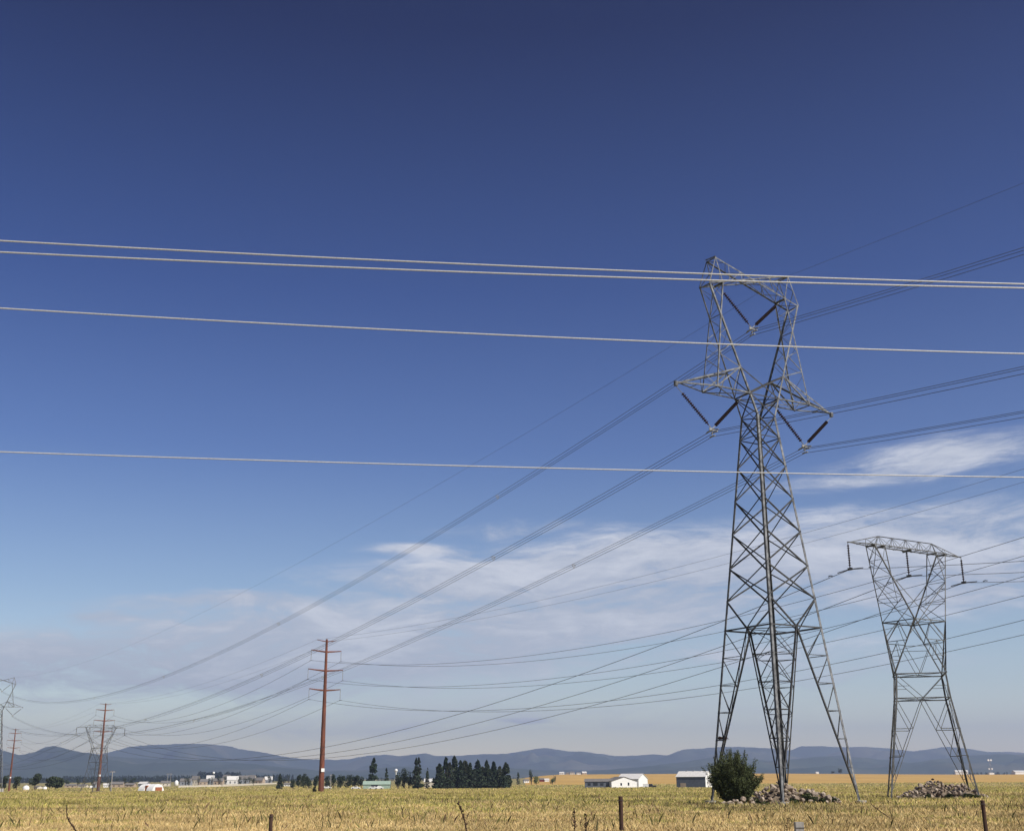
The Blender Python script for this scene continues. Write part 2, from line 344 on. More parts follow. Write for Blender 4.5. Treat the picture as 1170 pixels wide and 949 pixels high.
# ------------------------------------------------------------------ tall delta tower
TW = dict(sb=3.8598, sk=.9875, z1=12.84, zk=29.93, zw=31.54, zu=33.68, zx=38.01, zb=40.55, uo=4.9256, ui=3.46, vb=.65, zp=43.10, up=4.04, vp=.57, ut=8.43, zt=31.58, uc=5.0, vc=.94)
LEVELS = [12.84, 15.09, 17.65, 20.38, 23.06, 25.75, 28.1, 29.93]
def delta_tower():
    d = TW; root = empty('transmission_tower', (0, 0, 0))
    def s(z): return lerp(d['sb'], d['sk'], z / d['zk'])
    def leg(su, sv, z): return nloc(su * s(z), sv * s(z), z)
    corners = [(-1, -1), (-1, 1), (1, 1), (1, -1)]
    for su, sv in corners:
        m = MB(); m.angle(leg(su, sv, -1.0), leg(su, sv, d['zk']), .22, nloc(-su, 0, 0), nloc(0, -sv, 0), .026); m.build('leg', MT['steel'], root)
        f = MB(); c = leg(su, sv, 0); f.tube([c + Vector((0, 0, -1)), c + Vector((0, 0, .25))], [.45, .42], 12); f.build('footing', MT['conc'], root)
    faces = [((-1, -1), (-1, 1), nloc(-1, 0, 0)), ((-1, 1), (1, 1), nloc(0, 1, 0)), ((1, 1), (1, -1), nloc(1, 0, 0)), ((1, -1), (-1, -1), nloc(0, -1, 0))]
    m = MB(); ins = .035
    def mid(f, z): return (leg(*f[0], z) + leg(*f[1], z)) / 2
    for f in faces:
        n = f[2]
        # belt and K panel above it
        m.brace(leg(*f[0], d['z1']), leg(*f[1], d['z1']), .13, n)
        c = mid(f, d['z1'])
        for q in (0, 1): m.brace(c, leg(*f[q], LEVELS[1]), .12, n)
        for i in range(1, len(LEVELS) - 1):
            a, b = LEVELS[i], LEVELS[i + 1]; w = .115 if i < 4 else .1
            m.brace(leg(*f[0], a), leg(*f[1], b), w, n); m.brace(leg(*f[1], a) - n * ins, leg(*f[0], b) - n * ins, w, n)
        m.brace(leg(*f[0], LEVELS[6]), leg(*f[1], LEVELS[6]), .08, n)
    mids = [mid(f, d['z1']) for f in faces]
    for i in range(4): m.brace(mids[i] + Vector((0, 0, -.05)), mids[(i + 1) % 4] + Vector((0, 0, -.05)), .07)
    m.brace(mids[0] + Vector((0, 0, -.1)), mids[2] + Vector((0, 0, -.1)), .06)
    m.brace(leg(-1, -1, d['zk']) , leg(1, 1, d['zk']), .08); m.brace(leg(1, -1, d['zk']) + Vector((0, 0, .05)), leg(-1, 1, d['zk']) + Vector((0, 0, .05)), .08)
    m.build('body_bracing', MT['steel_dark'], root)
    # leg extensions: inner chords and lacing of each leg
    for ci, (su, sv) in enumerate(corners):
        m = MB(); adj = [f for f in faces if (su, sv) in f[:2]]; inn = []
        foot = leg(su, sv, .35)
        for f in adj:
            top = mid(f, d['z1']); n = f[2]; m.brace(foot, top, .13, n, .02)
            zs = [10.74, 8.67, 6.65, 4.62, 2.6]; pc = []
            for z in zs:
                t = (z - .35) / (d['z1'] - .35); pc.append(lerp(foot, top, t))
            inn.append(pc); prev = d['z1']
            for i, z in enumerate(zs):
                m.brace(leg(su, sv, z), pc[i], .06, n); m.brace(leg(su, sv, prev), pc[i], .06, n); prev = z
        for i in range(5):
            m.brace(inn[0][i], inn[1][i], .05)
            if i < 4: m.brace(inn[0][i], inn[1][i + 1], .045)
        m.brace(mid(adj[0], d['z1']), inn[1][0], .045)
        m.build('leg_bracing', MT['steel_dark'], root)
    # cage chords
    def ch(su, sv, z):
        t = (z - d['zk']) / (d['zb'] - d['zk']); return nloc(su * lerp(d['sk'], d['uo'], t), sv * lerp(d['sk'], d['vb'], t), z)
    O = {(su, sv): nloc(su * d['uc'], sv * d['vc'], d['zt']) for su in (-1, 1) for sv in (-1, 1)}
    IN = {(su, sv): nloc(su * d['ui'], sv * (d['vb'] - .03), 40.98) for su in (-1, 1) for sv in (-1, 1)}
    PK = {(su, sv): nloc(su * d['up'], sv * d['vp'], d['zp']) for su in (-1, 1) for sv in (-1, 1)}
    OB = {(su, sv): ch(su, sv, d['zb']) for su in (-1, 1) for sv in (-1, 1)}
    KN = {(su, sv): ch(su, sv, d['zx']) for su in (-1, 1) for sv in (-1, 1)}
    zw, zu = d['zw'], d['zu']
    w = MB()   # waist
    for sv in (-1, 1):
        n = nloc(0, sv, 0)
        w.brace(ch(-1, sv, zu), ch(1, sv, zw), .13, n); w.brace(ch(-1, sv, zw) - n * .04, ch(1, sv, zu) - n * .04, .13, n)
        w.brace(ch(-1, sv, zw), ch(1, sv, zw), .10, n)
        w.brace(ch(-1, sv, zw), leg(1, sv, d['zk']), .09, n); w.brace(ch(1, sv, zw) - n * .03, leg(-1, sv, d['zk']) - n * .03, .09, n)
    for su in (-1, 1):
        n = nloc(su, 0, 0)
        w.brace(ch(su, -1, zw), ch(su, 1, zw), .13, n); w.brace(ch(su, -1, zu), ch(su, 1, zu), .09, n)
        w.brace(ch(su, -1, zw), leg(su, 1, d['zk']), .09, n); w.brace(ch(su, 1, zw) - n * .03, leg(su, -1, d['zk']) - n * .03, .09, n)
        w.brace(ch(su, -1, zw), ch(su, 1, zu), .07, n)
    w.brace(ch(-1, -1, zw), ch(1, 1, zw), .07); w.brace(ch(1, -1, zw) + Vector((0, 0, .05)), ch(-1, 1, zw) + Vector((0, 0, .05)), .07)
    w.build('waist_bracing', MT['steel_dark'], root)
    for su in (-1, 1):
        T = nloc(su * d['ut'], 0, d['zt']); m = MB()
        for sv in (-1, 1):
            n = nloc(0, sv, 0); o = O[su, sv]; cw, cu = ch(su, sv, zw), ch(su, sv, zu)
            m.angle(T, cu, .14, (0, 0, -1), -n); m.angle(T, o, .12, (0, 0, 1), -n); m.angle(o, cw, .12, (0, 0, 1), -n)
            m.brace(o, cu, .11, n); mt = lerp(T, cu, .47); m.brace(mt, o, .07, n); m.brace(lerp(o, cw, .5), cu, .07, n)
        m.brace(O[su, -1], O[su, 1], .08); m.brace(O[su, -1], ch(su, 1, zw), .07); m.brace(O[su, 1] + Vector((0, 0, .04)), ch(su, -1, zw) + Vector((0, 0, .04)), .07)
        a = lerp(T, ch(su, -1, zu), .47); b = lerp(T, ch(su, 1, zu), .47); m.brace(a, b, .05)
        m.brace(lerp(T, O[su, -1], .5), lerp(T, O[su, 1], .5), .05); m.brace(b, ch(su, -1, zu), .05)
        m.box(T + Vector((-.12, -.12, -.28)), T + Vector((.12, .12, .1)))
        m.build('crossarm', MT['steel'], root)
        # horn
        h = MB()
        for sv in (-1, 1):
            n = nloc(0, sv, 0)
            h.angle(leg(su, sv, d['zk']), OB[su, sv], .16, nloc(-su, 0, 0), -n, .022)
            h.angle(O[su, sv], KN[su, sv], .11, nloc(su, 0, 0) * -1, -n); h.angle(KN[su, sv], IN[su, sv], .11, nloc(su, 0, 0) * -1, -n)
            q = lerp(O[su, sv], KN[su, sv], .45); h.brace(q, ch(su, sv, zu), .08, n); q2 = lerp(O[su, sv], KN[su, sv], .72); h.brace(q, ch(su, sv, 35.6), .06, n); h.brace(q2, ch(su, sv, 35.6), .06, n); h.brace(q2, ch(su, sv, 36.8), .05, n)
            h.brace(OB[su, sv], lerp(KN[su, sv], IN[su, sv], .55), .05, n)
        n = nloc(su, 0, 0)
        seq = [lerp(O[su, -1 if i % 2 else 1], KN[su, -1 if i % 2 else 1], i / 5) for i in range(6)]
        for i in range(5): h.brace(seq[i], seq[i + 1], .035, n)
        seq = [ch(su, -1 if i % 2 else 1, z) for i, z in enumerate((33.68, 35.2, 36.6, 38.01, 39.3, 40.55))]
        for i in range(5): h.brace(seq[i], seq[i + 1], .035, n)
        h.brace(KN[su, -1], KN[su, 1], .06); h.brace(OB[su, -1], OB[su, 1], .09); h.brace(IN[su, -1], IN[su, 1], .16)
        seq = [lerp(KN[su, 1 if i % 2 else -1], IN[su, 1 if i % 2 else -1], i / 3) for i in range(4)]
        for i in range(3): h.brace(seq[i], seq[i + 1], .045, n)
        h.build('horn', MT['steel'], root)
        p = MB()
        for sv in (-1, 1):
            n = nloc(0, sv, 0)
            p.brace(PK[su, sv], OB[su, sv], .09, n); p.brace(PK[su, sv], IN[su, sv], .09, n)
        p.brace(PK[su, -1], PK[su, 1], .08); q = nloc(0, 1, 0)
        p.brace(PK[su, -1] - q * .15 + Vector((0, 0, .22)), PK[su, 1] + Vector((0, 0, .1)), .08)
        p.brace(PK[su, -1], lerp(PK[su, 1], OB[su, 1], .5), .05); p.brace(OB[su, -1], lerp(PK[su, 1], OB[su, 1], .5), .05)
        p.build('peak', MT['steel'], root)
    b = MB()
    for sv in (-1, 1):
        n = nloc(0, sv, 0)
        b.angle(PK[-1, sv], OB[1, sv], .11, (0, 0, -1), -n); b.angle(OB[-1, sv] - n * .02, PK[1, sv] - n * .02, .11, (0, 0, 1), -n)
        for t1, t2 in ((.15, .25), (.3, .25), (.3, .4), (.85, .75), (.7, .75), (.7, .6)):
            b.brace(lerp(PK[-1, sv], OB[1, sv], t1), lerp(OB[-1, sv], PK[1, sv], t2), .05, n)
    for A_, B_ in ((PK, OB),):
        s1 = [lerp(PK[-1, 1 if i % 2 else -1], OB[1, 1 if i % 2 else -1], i / 9) for i in range(10)]
        s2 = [lerp(OB[-1, 1 if i % 2 else -1], PK[1, 1 if i % 2 else -1], i / 9) for i in range(10)]
        for i in range(9): b.brace(s1[i], s1[i + 1], .05); b.brace(s2[i], s2[i + 1], .05)
    b.build('bridge', MT['steel'], root)
    # V insulator strings
    clamps = {}
    for nm, bot, tops in [('c', (0, 37.51), ((-3.46, 40.85), (3.46, 40.85))), ('l', (-4.98, 28.02), ((-8.43, 31.3), (-1.57, 31.5))), ('r', (4.98, 28.02), ((1.57, 31.5), (8.43, 31.3)))]:
        B = Vector((bot[0], 0, bot[1] + .25)); clamps[nm] = Vector((bot[0], 0, bot[1]))
        for tp in tops:
            T = Vector((tp[0], 0, tp[1])); st = insulator_mb(lerp(T, B, .17), lerp(T, B, .90)).build('insulator_string', MT['porc'], root)
            lk = MB(); lk.tube([T, lerp(T, B, .17)], .025, 5); lk.build('link_rod', MT['alu_fit'], st)
        y = MB(); [y.tube([lerp(Vector((tp[0], 0, tp[1])), B, .90), B], .035, 5) for tp in tops]; y.box(B + Vector((-.3, -.04, -.12)), B + Vector((.3, .04, .06))); y.tube([B + Vector((0, -.75, -.2)), B + Vector((0, 0, -.02)), B + Vector((0, .75, -.2))], .05, 6)
        y.tube([B + Vector((-.23, -.35, -.22)), B + Vector((-.23, .35, -.22))], .06, 6); y.tube([B + Vector((.23, -.35, -.22)), B + Vector((.23, .35, -.22))], .06, 6); y.tube([B + Vector((0, -.3, -.6)), B + Vector((0, .3, -.6))], .06, 6); y.tube([B, B + Vector((0, 0, -.6))], .03, 5)
        y.build('yoke_plate', MT['alu_fit'], root)
    return root
YAWM = .5438
WS[0] = .88
mainT = delta_tower(); mainT.location = (20.0908, 92.8494, 0); mainT.rotation_euler = (0, 0, YAWM)
tag(mainT, 'tallest grey steel lattice tower, standing over the bush and rock heap', 'transmission tower')
farT = copy_tree(mainT); farT.location = (-206.2, 490, -1.2); farT.rotation_euler = (0, 0, .51)
tag(farT, 'distant steel lattice tower cut by the left edge of the photo', 'transmission tower')

# ------------------------------------------------------------------ flat-topped tower
def flat_tower():
    P = dict(ut=7.82, zt=22.12, uo=4.89, ui=3.51, q0=.54, zb=22.12, ur=3.71, zr=23.1, p5=2.106, q5=1.886, z5=15.42, hw=2.156, zw=10.66, h8=2.332, z8=8.53, hb=3.667)
    root = empty('transmission_tower', (0, 0, 0)); by = -.252 - .559
    def B(sx, sy, z):
        if z >= P['z8']: hh = lerp(P['h8'], P['hw'], (z - P['z8']) / (P['zw'] - P['z8']))
        else: hh = lerp(P['hb'], P['h8'], z / P['z8'])
        x, y = sx * hh, sy * hh; return Vector((x * math.cos(by) - y * math.sin(by), x * math.sin(by) + y * math.cos(by), z))
    C4 = [(-1, -1), (1, -1), (1, 1), (-1, 1)]
    ax = lambda sx, sy: (Vector((sx * math.cos(by), sx * math.sin(by), 0)), Vector((-sy * math.sin(by), sy * math.cos(by), 0)))
    for sx, sy in C4:
        a, b = ax(-sx, -sy); m = MB(); m.angle(B(sx, sy, -.8), B(sx, sy, P['z8']), .19, a, b, .024); m.angle(B(sx, sy, P['z8']), B(sx, sy, P['zw']), .19, a, b, .024); m.build('leg', MT['steel2'], root)
    D = {'L': nloc(-P['p5'], -P['q5'], P['z5']), 'N': nloc(-P['p5'], P['q5'], P['z5']), 'R': nloc(P['p5'], P['q5'], P['z5']), 'F': nloc(P['p5'], -P['q5'], P['z5'])}
    W4 = {c: B(*c, P['zw']) for c in C4}
    # body faces
    bb = MB(); 
    for i in range(4):
        c0, c1 = C4[i], C4[(i + 1) % 4]; a0, a1 = B(*c0, P['zw']), B(*c1, P['zw']); b0, b1 = B(*c0, P['z8']), B(*c1, P['z8']); n = ((a0 + a1) / 2); n.z = 0; n.normalize()
        bb.brace(a0, a1, .13, n); bb.brace(b0, b1, .12, n); c = (b0 + b1) / 2; bb.brace(a0, c, .07, n); bb.brace(a1, c, .07, n)
        h0, h1 = lerp(a0, b0, .5), lerp(a1, b1, .5); bb.brace(h0, lerp(a0, c, .5), .05, n); bb.brace(h1, lerp(a1, c, .5), .05, n)
        # inverted V below the belt
        for (cc, bp) in ((c0, b0), (c1, b1)):
            foot = B(*cc, .3); bb.brace(foot, c, .07, n); prev = bp
            for z in (5.9, 3.6, 1.6):
                t = (z - .3) / (P['z8'] - .3); q = lerp(foot, c, t); lg = B(*cc, z); bb.brace(lg, q, .08 if z > 3 else .06, n); bb.brace(prev, q, .07, n); prev = lg
    for z, zz in ((P['zw'], 0), (P['z8'], 0)):
        bb.brace(B(-1, -1, z), B(1, 1, z), .06); bb.brace(B(1, -1, z) + Vector((0, 0, .04)), B(-1, 1, z) + Vector((0, 0, .04)), .06)
    bb.build('body_bracing', MT['steel2'], root)
    # antiprism between body and head
    cage = MB()
    def near(v): return sorted(C4, key=lambda c: (W4[c] - v).xy.length)[:2]
    ring = ['L', 'N', 'R', 'F']
    for k in ring:
        for c in near(D[k]):
            n = D[k].copy(); n.z = 0; n.normalize(); cage.angle(W4[c], D[k], .14, -n, Vector((0, 0, 1)))
    for i in range(4):
        a, b = D[ring[i]], D[ring[(i + 1) % 4]]; n = (a + b) / 2; n.z = 0; cage.brace(a, b, .12, n)
        shared = [c for c in near(a) if c in near(b)][0]; w_ = W4[shared]
        m1, m2 = lerp(w_, a, .62), lerp(w_, b, .62); cage.brace(m1, m2, .08, n); cm = (a + b) / 2; cage.brace(cm, m1, .07, n); cage.brace(cm, m2, .07, n)
        m3, m4 = lerp(w_, a, .33), lerp(w_, b, .33); cage.brace(m3, m4, .06, n); cage.brace(m3, (m1 + m2) / 2, .05, n); cage.brace(m4, (m1 + m2) / 2, .05, n)
    for i, k in enumerate(ring):   # triangular faces over each body side
        c0, c1 = near(D[k]); c = (W4[c0] + W4[c1]) / 2; n = D[k].copy(); n.z = 0
        e0, e1 = lerp(D[k], W4[c0], .5), lerp(D[k], W4[c1], .5); cage.brace(e0, e1, .06, n); cage.brace(e0, c, .06, n); cage.brace(e1, c, .06, n)
    cage.brace(D['L'] , D['R'], .06); cage.brace(D['N'] + Vector((0, 0, .04)), D['F'] + Vector((0, 0, .04)), .06)
    cage.build('cage', MT['steel2'], root)
    OB = {(su, sv): nloc(su * P['uo'], sv * P['q0'], P['zb']) for su in (-1, 1) for sv in (-1, 1)}
    IB = {(su, sv): nloc(su * P['ui'], sv * P['q0'], P['zb']) for su in (-1, 1) for sv in (-1, 1)}
    DC = {(-1, -1): D['L'], (-1, 1): D['N'], (1, 1): D['R'], (1, -1): D['F']}
    for su in (-1, 1):
        h = MB(); KN = {}
        for sv in (-1, 1):
            n = nloc(0, sv, 0); o, dd = OB[su, sv], DC[su, sv]; kn = lerp(o, dd, .42); KN[sv] = kn
            h.angle(o, dd, .13, nloc(-su, 0, 0), -n); h.angle(IB[su, sv], kn, .09, nloc(-su, 0, 0), -n)
            h.brace(IB[su, sv], lerp(o, dd, .21), .06, n); h.brace(lerp(IB[su, sv], kn, .5), lerp(o, dd, .21), .05, n)
            # long diagonal to the far side of the cage
            h.brace(kn, lerp(DC[-su, sv], W4[near(DC[-su, sv])[0]], .28), .10, n)
        n = nloc(su, 0, 0)
        for t0, t1 in ((0, .2), (.2, .42), (.42, .7), (.7, 1)):
            a0, a1 = lerp(OB[su, -1], DC[su, -1], t0), lerp(OB[su, 1], DC[su, 1], t0); b0, b1 = lerp(OB[su, -1], DC[su, -1], t1), lerp(OB[su, 1], DC[su, 1], t1)
            h.brace(a0, b1, .06, n); h.brace(a1, b0, .06, n); h.brace(b0, b1, .06, n)
        kk = [lerp(OB[su, q], DC[su, q], .74) for q in (-1, 1)]; ap = (lerp(OB[su, -1], DC[su, -1], .74) + lerp(OB[su, 1], DC[su, 1], .74)) / 2 - nloc(su * .9, 0, 0)
        for q in kk: h.brace(q, ap, .06)
        h.brace(ap, KN[1], .05); h.brace(ap, KN[-1], .05)
        h.build('horn', MT['steel2'], root)
    b = MB(); tipL, tipR = nloc(-P['ut'], 0, P['zt']), nloc(P['ut'], 0, P['zt']); rl, rr = nloc(-P['ur'], 0, P['zr']), nloc(P['ur'], 0, P['zr'])
    b.brace(rl, rr, .09)
    for sv in (-1, 1):
        n = nloc(0, sv, 0); b.angle(OB[-1, sv], OB[1, sv], .11, (0, 0, 1), -n)
        N = 8; bt = [lerp(IB[-1, sv], IB[1, sv], i / N) for i in range(N + 1)]; tp = [lerp(rl, rr, (i + .0) / 4) for i in range(5)]
        for i in range(5):
            b.brace(tp[i], bt[min(N, 2 * i)], .06, n)
            if i < 4: b.brace(tp[i], bt[2 * i + 1], .05, n); b.brace(tp[i + 1], bt[2 * i + 1], .05, n)
    for i in range(8):
        a0, a1 = lerp(OB[-1, -1], OB[1, -1], i / 8), lerp(OB[-1, 1], OB[1, 1], (i + 1) / 8); b.brace(a0, a1, .05); b.brace(lerp(OB[-1, 1], OB[1, 1], i / 8), lerp(OB[-1, -1], OB[1, -1], i / 8), .05)
    b.brace(nloc(0, -P['q0'], P['zb'] - .05), nloc(0, P['q0'], P['zb'] - .05), .18)
    for su in (-1, 1): b.brace(OB[su, -1], OB[su, 1], .18); b.brace(IB[su, -1], IB[su, 1], .14)
    b.build('bridge', MT['steel2'], root)
    for su, T, rg in ((-1, tipL, rl), (1, tipR, rr)):
        m = MB(); m.angle(T, rg, .10, (0, 0, -1), (0, 1, 0))
        for sv in (-1, 1):
            m.angle(T, OB[su, sv], .10, (0, 0, 1), nloc(0, -sv, 0)); m.brace(lerp(T, rg, .6), OB[su, sv], .05); m.brace(rg, OB[su, sv], .07)
        m.brace(lerp(T, OB[su, -1], .5), lerp(T, OB[su, 1], .5), .05); m.brace(lerp(T, OB[su, -1], .5), OB[su, 1], .05)
        m.build('crossarm', MT['steel2'], root)
    for u in (-P['ut'] + .05, 0, P['ut'] - .05):
        T = Vector((u, 0, P['zt'] - .02)); Q = Vector((u, 0, 19.68)); st = insulator_mb(lerp(T, Q, .08), lerp(T, Q, .96), .22, .12).build('insulator_string', MT['porc'], root)
        c = MB(); c.tube([T, lerp(T, Q, .08)], .03, 5); c.build('hanger', MT['steel2'], st); c = MB(); c.box(Q + Vector((-.06, -.25, -.1)), Q + Vector((.06, .25, .12))); c.build('clamp', MT['steel2'], st)
        for s_ in (-1, 1):
            ar = MB()
            ar.tube([Q, Q + Vector((0, s_ * 1.5, -.14 if s_ > 0 else -.10))], .045, 6); ar.build('armour_rod', MT['alu'], root)
            e = Q + Vector((0, s_ * 2.4, -.26 if s_ > 0 else -.13)); ar = MB(); ar.tube([e + Vector((0, -.24, -.05)), e, e + Vector((0, .24, -.05))], .05, 6); ar.build('vibration_damper', MT['alu'], root)
    return root
WS[0] = .76
flatT = flat_tower(); WS[0] = 1.0; flatT.location = (36.812, 110.044, 0); flatT.rotation_euler = (0, 0, .559)
tag(flatT, 'shorter flat-topped grey lattice tower beside the loose rock pile', 'transmission tower')
flatF = copy_tree(flatT); flatF.location = (-122.5, 364, -2.2); flatF.scale = (.9, .9, .86)
tag(flatF, 'faint flat-topped lattice tower directly behind a rust brown pole', 'transmission tower')

# ------------------------------------------------------------------ brown steel poles
PD = 225.0; P1 = Vector((ray(374, 732).x * PD - .1, PD, 0))
ZA = [2 + PD * ray(374, y).z for y in (732, 743.8, 765.4, 787.8)]; HALF = [1.92, 2.96, 3.43, 3.07]
def steel_pole():
    root = empty('power_pole', (0, 0, 0)); m = MB(); H = ZA[0] + .35
    m.tube([(0, 0, -3.4), (0, 0, H * .33), (0, 0, H * .66), (0, 0, H)], [.56, .42, .31, .20], 12); m.build('shaft', MT['rust'], root)
    for i, (z, hl) in enumerate(zip(ZA, HALF)):
        for s in (-1, 1):
            a = MB(); r0 = .10 if i == 0 else .17
            a.tube([(s * .12, 0, z - .1), (s * hl * .55, 0, z + .02), (s * hl, 0, z + .16)], [r0, r0 * .72, r0 * .5], 8); arm = a.build('arm', MT['rust'], root)
            if i:
                st = insulator_mb((s * hl, 0, z - .05), (s * hl, 0, z - 1.6), .146, .06, 8).build('insulator_string', MT['grey'], root)
                c = MB(); c.tube([(s * hl, 0, z + .1), (s * hl, 0, z - .05)], .03, 5); c.build('hanger', MT['alu'], st); c = MB(); c.tube([(s * hl, -.6, z - 1.86), (s * hl, 0, z - 1.72), (s * hl, .6, z - 1.84)], .045, 6); c.build('clamp', MT['alu'], st)
    p = MB(); p.box((-.32, -.55, 3.2), (.32, -.51, 3.8)); p.build('marker_plate', MT['white'], root)
    return root
pole = steel_pole(); pole.location = (P1.x, P1.y, gz(P1.x, P1.y)); dzp = pole.location.z; pole.location.z = 0; pole.rotation_euler = (0, 0, .53)
tag(pole, 'tall rust brown steel pole with four pairs of arms, nearest of three', 'power pole', 'rust brown poles carrying the double circuit line')
def pole_at(xb, xt, yt):
    Y = (ZA[0] + .35 - 2) / ray(xt, yt).z; return Vector((ray(xt, yt).x * Y, Y, 0))
P2 = pole_at(121, 121, 803); P3 = pole_at(18, 18, 832)
pole2 = copy_tree(pole); pole2.location = P2; tag(pole2, 'rust brown steel pole in front of the faint lattice tower', 'power pole', 'rust brown poles carrying the double circuit line')
pole3 = copy_tree(pole); pole3.location = P3; tag(pole3, 'small far rust brown pole near the left edge', 'power pole', 'rust brown poles carrying the double circuit line')

# ------------------------------------------------------------------ conductors
def span(A, B, s, n=48):
    A = Vector(A); B = Vector(B); out = []
    for i in range(n + 1):
        t = i / n; p = lerp(A, B, t); p.z -= 4 * s * t * (1 - t); out.append(p)
    return out
def wirething(name, pts, r, label, cat, m, group=None, k=5):
    b = MB(); b.tube(pts, r, k); o = b.build(name, m, smooth=True); tag(o, label, cat, group); return o
def fr(loc, yaw, u, v, z): return Vector((loc[0] + u * math.cos(yaw) + v * math.sin(yaw), loc[1] + u * math.sin(yaw) - v * math.cos(yaw), loc[2] + z))
M1 = (20.0908, 92.8494, 0); M2 = (-206.2, 490, -1.2); M0 = (M1[0] + math.sin(YAWM) * 300, M1[1] - math.cos(YAWM) * 300, 0)
nm = {'c': ('tall tower head', (0, 37.51)), 'l': ('tall tower left crossarm', (-4.98, 28.02)), 'r': ('tall tower right crossarm', (4.98, 28.02))}
for key, (txt, (u, z)) in nm.items():
    for side, L0, yw, s in (('receding left to the distant tower', M2, .51, 14.2), ('passing overhead to the right', M0, YAWM, 9.0)):
        root = empty('conductor_bundle', fr(M1, YAWM, u, 0, z)); org = root.location.copy()
        tag(root, 'three parallel cables from the %s, %s' % (txt, side), 'power line', 'bundled cables of the tall tower line')
        offs = [(-.23, .0), (.23, .0), (0, -.38)]
        for du, dz in offs:
            p = span(fr(M1, YAWM, u + du, 0, z + dz), fr(L0, yw, u + du, 0, z + dz), s, 64); b = MB(); b.tube([q - org for q in p], .02, 5); b.build('conductor', MT['alu'], root, smooth=True)
        L = (Vector(L0) - Vector(M1)).length; k = 0
        dist = 36 if key != 'c' else 44
        while dist < min(L, 330):
            t = dist / L; c = [span(fr(M1, YAWM, u + du, 0, z + dz), fr(L0, yw, u + du, 0, z + dz), s, 1) for du, dz in offs]
            q = [lerp(a[0], a[1], t) + Vector((0, 0, -4 * s * t * (1 - t))) - org for a in c]; b = MB()
            for i in range(3): b.tube([q[i], q[(i + 1) % 3]], .03, 5)
            b.build('spacer', MT['alu_fit'], root); dist += 74
for side, L0, yw, s in (('receding left', M2, .51, 7.5), ('rising to the right', M0, YAWM, 6)):
    wirething('shield_wire', span(fr(M1, YAWM, 4.04, 0, 43.2), fr(L0, yw, 4.04, 0, 43.2), s, 64), .011, 'single thin wire from the right peak of the tall tower, %s' % side, 'power line', MT['alu'])
F1 = (36.812, 110.044, 0); F2 = (-122.5, 364, -2.2); F0 = (F1[0] + math.sin(.559) * 200, F1[1] - math.cos(.559) * 200, 0)
for u, txt in ((-7.77, 'left'), (0, 'middle'), (7.77, 'right')):
    wirething('conductor', span(fr(F1, .559, u, 0, 19.66), fr(F2, .559, u * .9, 0, 19.66 * .86), 11.3, 60), .03, 'cable hung from the %s insulator of the flat-topped tower, sagging left' % txt, 'power line', MT['alu'])
    wirething('conductor', span(fr(F1, .559, u, 0, 19.66), fr(F0, .559, u, 0, 19.66), 6, 40), .022, 'cable hung from the %s insulator of the flat-topped tower, leaving right' % txt, 'power line', MT['alu'])
    F3 = (F2[0] - 160, F2[1] + 255, -3); wirething('conductor', span(fr(F2, .559, u * .9, 0, 19.66 * .86), fr(F3, .559, u, 0, 17), 8, 30), .03, 'cable beyond the faint flat-topped tower, hung at its %s arm' % txt, 'power line', MT['alu'])
P0 = Vector((68, 75, 4.3)); Pn = P3 + (P3 - P2)
lv = ('top', 'upper', 'middle', 'lowest')
for (a, b, s, r_, txt) in ((P1, P0, 7, .024, 'right of the nearest rust brown pole'), (P1, P2, 6, .026, 'between the nearest and the second rust brown pole'), (P2, P3, 6, .03, 'between the second and the far rust brown pole')):
    for i in range(4):
        for sg in (-1, 1):
            z = ZA[i] - 1.75 if i else ZA[0] + .18; hl = HALF[i]
            p = span(fr(a, .53, sg * hl, 0, z), fr(b, .53, sg * hl, 0, z), s if i else s * .45, 48)
            wirething('conductor' if i else 'shield_wire', p, r_ if i else .014, '%s wire from the %s %s arm, %s' % ('cable' if i else 'thin', lv[i], 'left' if sg < 0 else 'right', txt), 'power line', MT['alu'], 'wires of the rust brown pole line')
# four near wires crossing the whole view
def near_wire(pts, Yl):
    (x0, y0), (x1, y1), (x2, y2) = pts; r0, r1, r2 = ray(x0, y0), ray(x1, y1), ray(x2, y2)
    p0 = Vector((r0.x * Yl, Yl, CAMH + r0.z * Yl)); Yr = Yl * r0.z / r2.z; p2 = Vector((r2.x * Yr, Yr, CAMH + r2.z * Yr))
    # plan line through p0 p2, ray bearing r1.x : X = r1.x*Y
    dx, dy = p2.x - p0.x, p2.y - p0.y; s = (r1.x * p0.y - p0.x) / (dx - r1.x * dy); Y1 = p0.y + s * dy; z1 = CAMH + r1.z * Y1
    a = (z1 - p0.z - (p2.z - p0.z) * s) / (s * s - s)
    return [Vector((p0.x + dx * t, p0.y + dy * t, p0.z + (p2.z - p0.z) * t + a * (t * t - t))) for t in [(-1.1 + 3.2 * i / 160) for i in range(161)]]
NW = [([(0, 275), (760, 311), (1170, 324.5)], 15.0, 'topmost of the four bright wires crossing the whole sky'), ([(0, 288), (760, 318.5), (1170, 329)], 15.4, 'second bright wire from the top, just under the topmost'),
      ([(0, 352), (760, 390.5), (1170, 404)], 15.0, 'third bright wire, crossing the middle of the tall tower head')]
for (pts, Yl, lab), rad in zip(NW, (.0112, .0118, .0100)): wirething('overhead_wire', near_wire(pts, Yl), rad, lab, 'wire', MT['alu_bright'], 'bright roadside wires', 8)
cab = near_wire([(0, 516), (780, 538), (1170, 545)], 15.0)
wirething('overhead_wire', cab, .0078, 'lowest and thinnest bright wire, below the tall tower arms', 'wire', MT['alu_bright'], 'bright roadside wires', 8)

